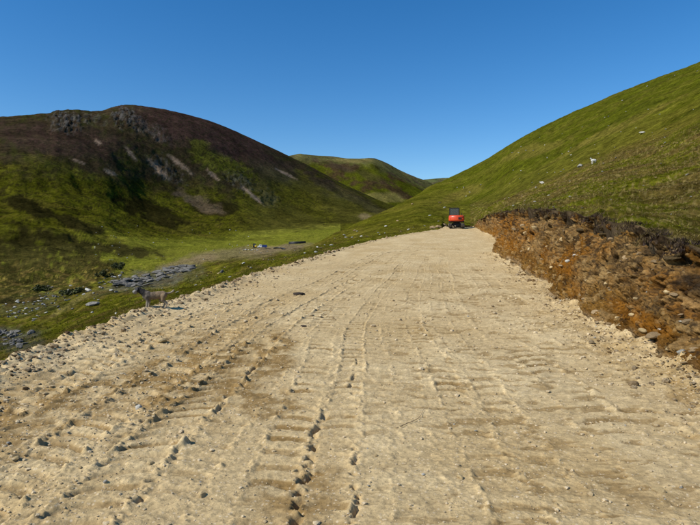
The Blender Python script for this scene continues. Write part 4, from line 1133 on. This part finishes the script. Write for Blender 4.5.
# ------------------------------------------------------------------ excavator, seen from behind (forward is +y)
def excavator(loc, rz, label, body_mat, name='excavator', scale=1.0, swing=0.0):
    t = thing(name, label, 'excavator', loc, rz)
    t.scale = (scale,) * 3
    for sx in (-1, 1):
        xa, xb = sx * .96, sx * .58
        x0, x1 = min(xa, xb), max(xa, xb)
        def belt(bm):
            n = 28; h = .27; L = .98
            ring = []
            for k in range(n):
                a = 2 * math.pi * k / n
                ring.append((math.copysign(L, math.cos(a)) * (1 if abs(math.cos(a)) > .05 else 0) + .27 * math.cos(a), .29 + .27 * math.sin(a)))
            extrude_yz(bm, ring, x0, x1)
            for k in range(16):                     # grousers
                y = -1.15 + k * .153
                bevel_box(bm, x0 - .004, x1 + .004, y - .03, y + .03, 0.0, .035)
                bevel_box(bm, x0 - .004, x1 + .004, y - .03, y + .03, .55, .585)
            for z in (.18, .29, .40):
                bevel_box(bm, x0 - .004, x1 + .004, -1.275, -1.245, z - .03, z + .03)
        tr = part('track', t, M['rubber'], belt)
        for yy in (-.75, -.25, .25, .75):
            part('roller', tr, M['steel'], lambda bm, yy=yy: cyl(bm, (sx * .97, yy, .22), (sx * .985, yy, .22), .13))
        part('sprocket', tr, M['dustmetal'], lambda bm: (cyl(bm, (sx * .965, -.98, .30), (sx * .995, -.98, .30), .2), cyl(bm, (sx * .99, -.98, .30), (sx * 1.01, -.98, .30), .1)))
    part('undercarriage', t, M['black'], lambda bm: (bevel_box(bm, -.56, .56, -.6, .6, .30, .60, .03), cyl(bm, (0, 0, .58), (0, 0, .72), .42, seg=24)))
    part('dozer_blade', t, M['dustmetal'], lambda bm: (extrude_yz(bm, [(1.62, .03), (1.70, .03), (1.66, .2), (1.70, .42), (1.62, .42), (1.58, .2)], -.98, .98), bevel_box(bm, -.5, -.38, .6, 1.6, .2, .32), bevel_box(bm, .38, .5, .6, 1.6, .2, .32)))
    part('skirt', t, M['black'], lambda bm: (bevel_box(bm, -.96, .96, -.86, .95, .66, .84, .04)))
    def rear(bm):
        # rounded counterweight and engine cover
        poly = []
        for k in range(13):
            a = math.pi + math.pi * k / 12
            poly.append((.97 * math.cos(a) if abs(math.cos(a)) < .99 else math.copysign(.97, math.cos(a)), -.50 + .66 * math.sin(a)))
        poly += [(.97, .1), (-.97, .1)]
        lv = [(.84, 1.0), (1.0, 1.03), (1.36, 1.02), (1.52, .97), (1.58, .90)]
        rings = [[bm.verts.new((x * s_, y * s_, z)) for x, y in poly] for z, s_ in lv]
        for a, b in zip(rings, rings[1:]):
            for k in range(len(poly)):
                bm.faces.new((a[k], a[(k + 1) % len(poly)], b[(k + 1) % len(poly)], b[k]))
        bm.faces.new(rings[0]); bm.faces.new(rings[-1][::-1])
    cw = part('counterweight', t, body_mat, rear, True)
    part('grille', cw, M['black'], lambda bm: [bevel_box(bm, .25, .72, -1.19, -1.13, 1.05 + k * .06, 1.085 + k * .06) for k in range(5)])
    part('tail_light', cw, M['red'], lambda bm: bevel_box(bm, -.78, -.66, -1.03, -.97, 1.12, 1.2, .01))
    part('tail_light', cw, M['red'], lambda bm: bevel_box(bm, .74, .86, -1.0, -.94, 1.12, 1.2, .01))
    part('side_cover', t, body_mat, lambda bm: bevel_box(bm, .38, .95, .12, .95, .84, 1.38, .07))
    part('floor_plate', t, M['black'], lambda bm: bevel_box(bm, -.95, .36, .12, 1.05, .84, .98, .02))
    cab = part('cab', t, M['black'], lambda bm: ([bevel_box(bm, x - .045, x + .045, y - .045, y + .045, .98, 2.5, .012, None) for x in (-.88, .30) for y in (-.28, .98)] + [
        bevel_box(bm, -.93, .35, -.34, 1.03, 2.46, 2.56, .04), bevel_box(bm, -.88, .30, -.31, -.25, .98, 1.62), bevel_box(bm, .27, .33, -.28, .98, .98, 1.42), bevel_box(bm, -.91, -.85, -.28, .98, .98, 1.25)]))
    part('rear_window', cab, M['glass'], lambda bm: bevel_box(bm, -.83, .25, -.30, -.285, 1.62, 2.46))
    part('side_window', cab, M['glass'], lambda bm: bevel_box(bm, -.895, -.88, -.23, .93, 1.25, 2.46))
    part('side_window', cab, M['glass'], lambda bm: bevel_box(bm, .295, .31, -.23, .93, 1.42, 2.46))
    part('windscreen', cab, M['glass'], lambda bm: bevel_box(bm, -.83, .25, .975, .99, 1.0, 2.46))
    part('seat', cab, M['black'], lambda bm: (bevel_box(bm, -.55, -.05, .05, .50, 1.15, 1.32, .04), bevel_box(bm, -.53, -.07, -.02, .09, 1.3, 1.92, .04)))
    part('exhaust', t, M['black'], lambda bm: cyl(bm, (.62, -.2, 1.5), (.62, -.2, 1.85), .045))
    bt = part('boom', t, body_mat, lambda bm: extrude_yz(bm, [(.98, .95), (1.12, .95), (1.75, 1.75), (2.75, 1.95), (2.78, 2.12), (1.65, 2.02), (.95, 1.15)], .02, .24))
    part('boom_cylinder', bt, M['steel'], lambda bm: cyl(bm, (.13, 1.15, .9), (.13, 1.85, 1.6), .05))
    ar = part('arm', t, body_mat, lambda bm: extrude_yz(bm, [(2.55, 2.2), (2.85, 2.15), (3.05, .85), (2.92, .82)], .05, .21))
    part('arm_cylinder', ar, M['steel'], lambda bm: cyl(bm, (.13, 1.7, 2.12), (.13, 2.58, 2.2), .045))
    part('bucket', t, M['steel'], lambda bm: extrude_yz(bm, [(2.85, .92), (3.12, .88), (3.1, .55), (2.9, .3), (2.6, .22), (2.48, .35), (2.62, .3), (2.85, .4), (2.98, .6)], -.2, .46))
    return t
ed = 71.0
ex = (457.3 - 350) / F * ed
slope = math.atan(float((road_z(72) - road_z(70)) / 2))
e1 = excavator((ex, ed + .6, 0), 0, 'orange-red tracked excavator with black cab parked at the far end of the track', M['red'], scale=.985)
e1.location.z = max(track_z(ex + a, ed + .6 + b) for a in (-.8, 0, .8) for b in (-1, 0, 1)) - .04
e1.rotation_euler = (0.03, 0, -R(13))

# ------------------------------------------------------------------ creatures: one continuous skin from overlapping rounded volumes
def fuse(name, ells, voxel, mat, parent=None, smooth_it=6, fur=0.0, paint=None):
    bm = bmesh.new()
    for e_ in ells:
        if e_[0] == 'e':                            # ellipsoid: centre, radii, rotation
            _, c_, r, rot = e_
            m_ = Matrix.Translation(c_) @ rot.to_4x4() @ Matrix.Diagonal((*r, 1))
            bmesh.ops.create_icosphere(bm, subdivisions=3, radius=1, matrix=m_)
        else:                                       # tapered limb
            _, p0, p1, r0, r1 = e_
            cyl(bm, p0, p1, r0, r1, 14)
            bmesh.ops.create_icosphere(bm, subdivisions=2, radius=r0, matrix=Matrix.Translation(p0))
            bmesh.ops.create_icosphere(bm, subdivisions=2, radius=r1, matrix=Matrix.Translation(p1))
    me = bpy.data.meshes.new(name + '_raw'); bm.to_mesh(me); bm.free()
    tmp = bpy.data.objects.new('tmp', me); col.objects.link(tmp)
    md = tmp.modifiers.new('r', 'REMESH'); md.mode = 'VOXEL'; md.voxel_size = voxel
    ms = tmp.modifiers.new('s', 'SMOOTH'); ms.iterations = smooth_it; ms.factor = .5
    dg = bpy.context.evaluated_depsgraph_get()
    out = bpy.data.meshes.new_from_object(tmp.evaluated_get(dg))
    bpy.data.objects.remove(tmp); bpy.data.meshes.remove(me)
    out.name = name
    n = len(out.vertices)
    co = np.zeros(n * 3, dtype=np.float32); out.vertices.foreach_get('co', co); co = co.reshape(-1, 3)
    if fur:
        nn = np.zeros(n * 3, dtype=np.float32); out.vertices.foreach_get('normal', nn); nn = nn.reshape(-1, 3)
        k = fbm3(co[:, 0] / (fur * 5), co[:, 1] / (fur * 4), co[:, 2] / (fur * 6), 3, 600)
        co = co + nn * (fur * k)[:, None]
        out.vertices.foreach_set('co', co.astype(np.float32).ravel())
    if paint is not None:
        c = paint(co)
        a = out.attributes.new('alb', 'FLOAT_COLOR', 'POINT')
        c4 = np.ones((n, 4), dtype=np.float32); c4[:, :3] = c
        a.data.foreach_set('color', c4.ravel())
    out.materials.clear(); out.materials.append(mat)
    out.polygons.foreach_set('use_smooth', np.ones(len(out.polygons), dtype=bool))
    out.update()
    return link(name, out, parent)

I3 = Matrix.Identity(3)
def ry(a): return Matrix.Rotation(R(a), 3, 'Y')
def rzm(a): return Matrix.Rotation(R(a), 3, 'Z')
M['fur'] = attr_mat('wiry_terrier_coat', [30.0, 90.0], 120.0, .006, rough=.9, lo=.72, hi=1.28, spec=.1)
M['wool'] = attr_mat('sheep_wool', [9.0], 30.0, .02, rough=.95, lo=.85, hi=1.15, spec=.05)
M['eye'] = noise_mat('dark_eye', (.008, .006, .005), (.015, .01, .008), 10, rough=.1, spec=.6)
M['nose'] = noise_mat('dark_nose', (.01, .009, .009), (.02, .018, .017), 30, rough=.4)

def terrier(loc, rz):
    """standing dog, forward +x, shoulder about 0.33 m; feet at z = 0"""
    t = thing('dog', 'small wiry grey and tan terrier standing on the left edge of the track', 'dog', loc, rz)
    hx, hy, hz_ = .315, -.035, .335               # head, turned a little to its left
    hd = rzm(-14) @ ry(18)
    E = [('e', (.135, 0, .232), (.095, .072, .092), I3), ('e', (.02, 0, .236), (.13, .068, .078), ry(-2)), ('e', (-.13, 0, .243), (.082, .064, .074), I3), ('e', (-.06, 0, .243), (.12, .066, .076), I3), ('e', (.15, 0, .195), (.06, .05, .06), I3),
         ('l', (.165, 0, .27), (.27, -.02, .325), .062, .050),
         ('e', (hx - .01, hy + .01, hz_ + .012), (.062, .054, .052), hd), ('e', (hx + .055, hy - .012, hz_ - .018), (.052, .035, .034), hd), ('e', (hx + .05, hy - .012, hz_ - .042), (.036, .03, .026), hd),
         ('e', (hx + .02, hy, hz_ + .028), (.03, .035, .02), hd)]
    for s_ in (-1, 1):
        # front leg: shoulder, elbow, wrist, paw
        f = .012 * s_
        E += [('l', (.145, s_ * .045, .215), (.125 + f, s_ * .05, .15), .042, .028), ('l', (.125 + f, s_ * .05, .15), (.135 + f, s_ * .05, .06), .026, .0185), ('l', (.135 + f, s_ * .05, .06), (.138 + f, s_ * .05, .022), .0185, .018),
              ('e', (.150 + f, s_ * .05, .015), (.028, .021, .016), I3)]
        # hind leg: hip, knee forward, hock backward, shank, paw
        g = -.03 if s_ > 0 else .03
        E += [('l', (-.155, s_ * .042, .235), (-.105 + g, s_ * .055, .155), .056, .036), ('l', (-.105 + g, s_ * .055, .155), (-.185 + g, s_ * .053, .092), .033, .0185), ('l', (-.185 + g, s_ * .053, .092), (-.168 + g, s_ * .053, .02), .0175, .0165),
              ('e', (-.152 + g, s_ * .053, .014), (.028, .02, .015), I3)]
    E += [('l', (-.20, 0, .275), (-.255, .0, .285), .022, .019), ('l', (-.255, 0, .285), (-.305, .0, .305), .019, .015), ('l', (-.305, 0, .305), (-.335, 0, .335), .015, .010)]
    def paint(co):
        x, y, z = co.T
        tanc = np.array((.19, .135, .082)); grey = np.array((.085, .076, .066)); dark = np.array((.022, .020, .019)); palec = np.array((.34, .29, .22)); faceg = np.array((.23, .215, .20))
        n_ = fbm3(x / .05, y / .05, z / .05, 3, 611)
        c = mixc(np.tile(tanc, (len(x), 1)), grey, smooth(-.02, .12, x + .05 * n_) * .75)
        c = mixc(c, palec, smooth(.17, .10, z + .02 * n_) * .8)
        c = mixc(c, dark, smooth(.155, .20, x + .02 * n_) * smooth(.2, .25, z))
        c = mixc(c, faceg, smooth(.318, .35, x + .012 * n_) * smooth(.24, .27, z))
        c = mixc(c, palec * .8, smooth(-.21, -.25, x))
        return c
    b = fuse('body', E, .0075, M['fur'], t, 5, .013, paint)
    h0 = Vector((hx, hy, hz_)); 
    for s_ in (-1, 1):
        # folded button ear hanging forward from the side of the skull
        def ear(bm):
            a = [hd @ Vector(q_) for q_ in [(-.035, s_ * .040, .050), (.015, s_ * .040, .056), (.022, s_ * .058, .012), (-.002, s_ * .066, -.012), (-.03, s_ * .06, .012)]]
            o_ = hd @ Vector((0, s_ * .010, .004))
            va = [bm.verts.new(h0 + p_) for p_ in a]; vb = [bm.verts.new(h0 + p_ + o_) for p_ in a]
            bm.faces.new(va); bm.faces.new(vb[::-1])
            for k in range(5): bm.faces.new((va[k], vb[k], vb[(k + 1) % 5], va[(k + 1) % 5]))
        part('ear', t, M['black'], ear)
        part('eye', t, M['eye'], lambda bm: bmesh.ops.create_icosphere(bm, subdivisions=2, radius=.0085, matrix=Matrix.Translation(h0 + hd @ Vector((.038, s_ * .027, .018)))))
    part('nose', t, M['nose'], lambda bm: bmesh.ops.create_icosphere(bm, subdivisions=2, radius=.013, matrix=Matrix.Translation(h0 + hd @ Vector((.108, 0, -.014)))))
    return t
dog = terrier((DOG_X, DOG_D, 0), math.pi + R(10))
dog.location.z = float(np.mean([track_z(DOG_X + a, DOG_D + b) for a in (-.18, -.12, .12, .18) for b in (-.06, .06)])) - .004
dog_scale = 1.06
dog.scale = (dog_scale,) * 3

def sheep(loc, rz, label):
    t = thing('sheep', label, 'sheep', loc, rz)
    E = [('e', (0, 0, .62), (.40, .24, .26), I3), ('e', (.28, 0, .64), (.20, .2, .22), I3), ('e', (-.26, 0, .62), (.22, .22, .24), I3), ('l', (.36, 0, .72), (.52, 0, .93), .13, .09),
         ('e', (.57, 0, .98), (.105, .075, .085), ry(25)), ('e', (.66, 0, .935), (.075, .052, .055), ry(25)), ('l', (-.46, 0, .66), (-.52, 0, .52), .05, .035)]
    for s_ in (-1, 1):
        E += [('l', (.26, s_ * .12, .5), (.25, s_ * .12, .25), .075, .042), ('l', (.25, s_ * .12, .25), (.26, s_ * .12, .03), .036, .034), ('e', (.275, s_ * .12, .03), (.05, .035, .03), I3),
              ('l', (-.28, s_ * .12, .52), (-.22, s_ * .13, .34), .10, .06), ('l', (-.22, s_ * .13, .34), (-.33, s_ * .13, .22), .05, .036), ('l', (-.33, s_ * .13, .22), (-.31, s_ * .13, .03), .034, .032), ('e', (-.295, s_ * .13, .03), (.05, .035, .03), I3)]
    def paint(co):
        x, y, z = co.T
        wool = np.array((.72, .69, .60)); face = np.array((.60, .57, .50))
        return mixc(np.tile(wool, (len(x), 1)), face, np.clip(smooth(.5, .56, x) + smooth(.36, .3, z), 0, 1))
    fuse('body', E, .022, M['wool'], t, 4, .03, paint)
    for s_ in (-1, 1):
        part('ear', t, M['whitep'], lambda bm: bmesh.ops.create_icosphere(bm, subdivisions=2, radius=1, matrix=Matrix.Translation((.53, s_ * .11, 1.0)) @ Matrix.Diagonal((.03, .07, .025, 1))))
    return t
p = ground_at(593.5, 164)
sheep(p + Vector((0, 0, -.02)), math.pi + R(12), 'white sheep standing on the brow of the right-hand hillside').scale = (.72,) * 3

# ------------------------------------------------------------------ works down in the glen
p = ground_at(256, 248.5)
digger = excavator(p + Vector((0, 3.0, -.1)), R(100), 'small yellow excavator working on the glen floor far below the track', M['yellow'])
digger.location.x -= 1.0
def pickup(loc, rz):
    t = thing('pickup_truck', 'tiny blue pickup truck with white cab parked beside the yellow excavator', 'pickup', loc, rz)
    part('load_bed', t, M['blue'], lambda bm: (bevel_box(bm, -2.4, .1, -.9, .9, .55, .75, .03), bevel_box(bm, -2.4, .1, -.9, -.82, .75, 1.75, .02), bevel_box(bm, -2.4, .1, .82, .9, .75, 1.75, .02), bevel_box(bm, -2.4, -2.3, -.9, .9, .75, 1.75, .02), bevel_box(bm, 0.0, .1, -.9, .9, .75, 1.85, .02)))
    cb = part('cab', t, M['whitep'], lambda bm: (bevel_box(bm, .15, 2.3, -.88, .88, .5, 1.1, .08), bevel_box(bm, .15, 1.6, -.84, .84, 1.1, 1.85, .08, (.82, .9))))
    part('windscreen', cb, M['glass'], lambda bm: bevel_box(bm, 1.46, 1.56, -.7, .7, 1.15, 1.7, 0))
    for s_ in (-1, 1):
        part('side_window', cb, M['glass'], lambda bm: bevel_box(bm, .35, 1.3, s_ * .80 - .02, s_ * .80 + .02, 1.2, 1.65))
        part('headlight', cb, M['glass'], lambda bm: bevel_box(bm, 2.27, 2.32, s_ * .65 - .12, s_ * .65 + .12, .8, .95))
        for xx in (-1.6, 1.5):
            w = part('wheel', t, M['rubber'], lambda bm: cyl(bm, (xx, s_ * .70, .36), (xx, s_ * .92, .36), .36, seg=20))
            part('rim', w, M['steel'], lambda bm: cyl(bm, (xx, s_ * .915, .36), (xx, s_ * .935, .36), .2, seg=16))
    return t
p = ground_at(262.5, 248.2)
pickup(p + Vector((0, 0, -.05)), math.pi + R(8))
M['pipe'] = noise_mat('black_plastic_pipe', (.010, .010, .011), (.022, .022, .024), 3, rough=.45, spec=.4)
# long black pipes stacked, and one laid out in a bend
p = ground_at(297, 243.8); L2 = 8.5 / F * p.y
for k, (oy, oz) in enumerate([(0, .4), (.85, .4), (.42, 1.1)]):
    o = part('pipe', None, M['pipe'], lambda bm: (cyl(bm, (-L2, 0, 0), (L2, 0, 0), .40, seg=18)), True)
    o.location = p + Vector((0, oy, oz - .05)); o.rotation_euler = (0, -.045, R(6))
    tag(o, ['front pipe at the bottom of the stack of black pipes in the glen', 'rear pipe at the bottom of the stack of black pipes in the glen', 'top pipe of the stack of black pipes in the glen'][k], 'pipe', 'stacked black pipes')
def bent_pipe(bm):
    q_ = [ground_at(x, y) for x, y in [(273, 248.6), (277, 248.4), (281, 248.6), (285, 249.4), (289, 250.4), (292, 251.2), (295, 252.3)]]
    q_ = [a for a in q_ if a.y > 130]
    q_ = [a + Vector((0, 0, .25)) for a in q_]
    for a, b in zip(q_, q_[1:]):
        cyl(bm, a, b, .32, seg=10); bmesh.ops.create_icosphere(bm, subdivisions=2, radius=.32, matrix=Matrix.Translation(b))
tag(part('pipe', None, M['pipe'], bent_pipe, True), 'black pipe laid in a bend over the bare ground of the glen', 'pipe')
p = ground_at(249, 250)
for k in range(7):
    put = boulder(244 + 2.2 * k, 250.5 - .25 * (k % 3), rr_.uniform(1.6, 3.2), 'pale', 'one of the pale rocks heaped beside the yellow excavator in the glen', 'rock', 'rocks heaped by the yellow excavator', 'rock')
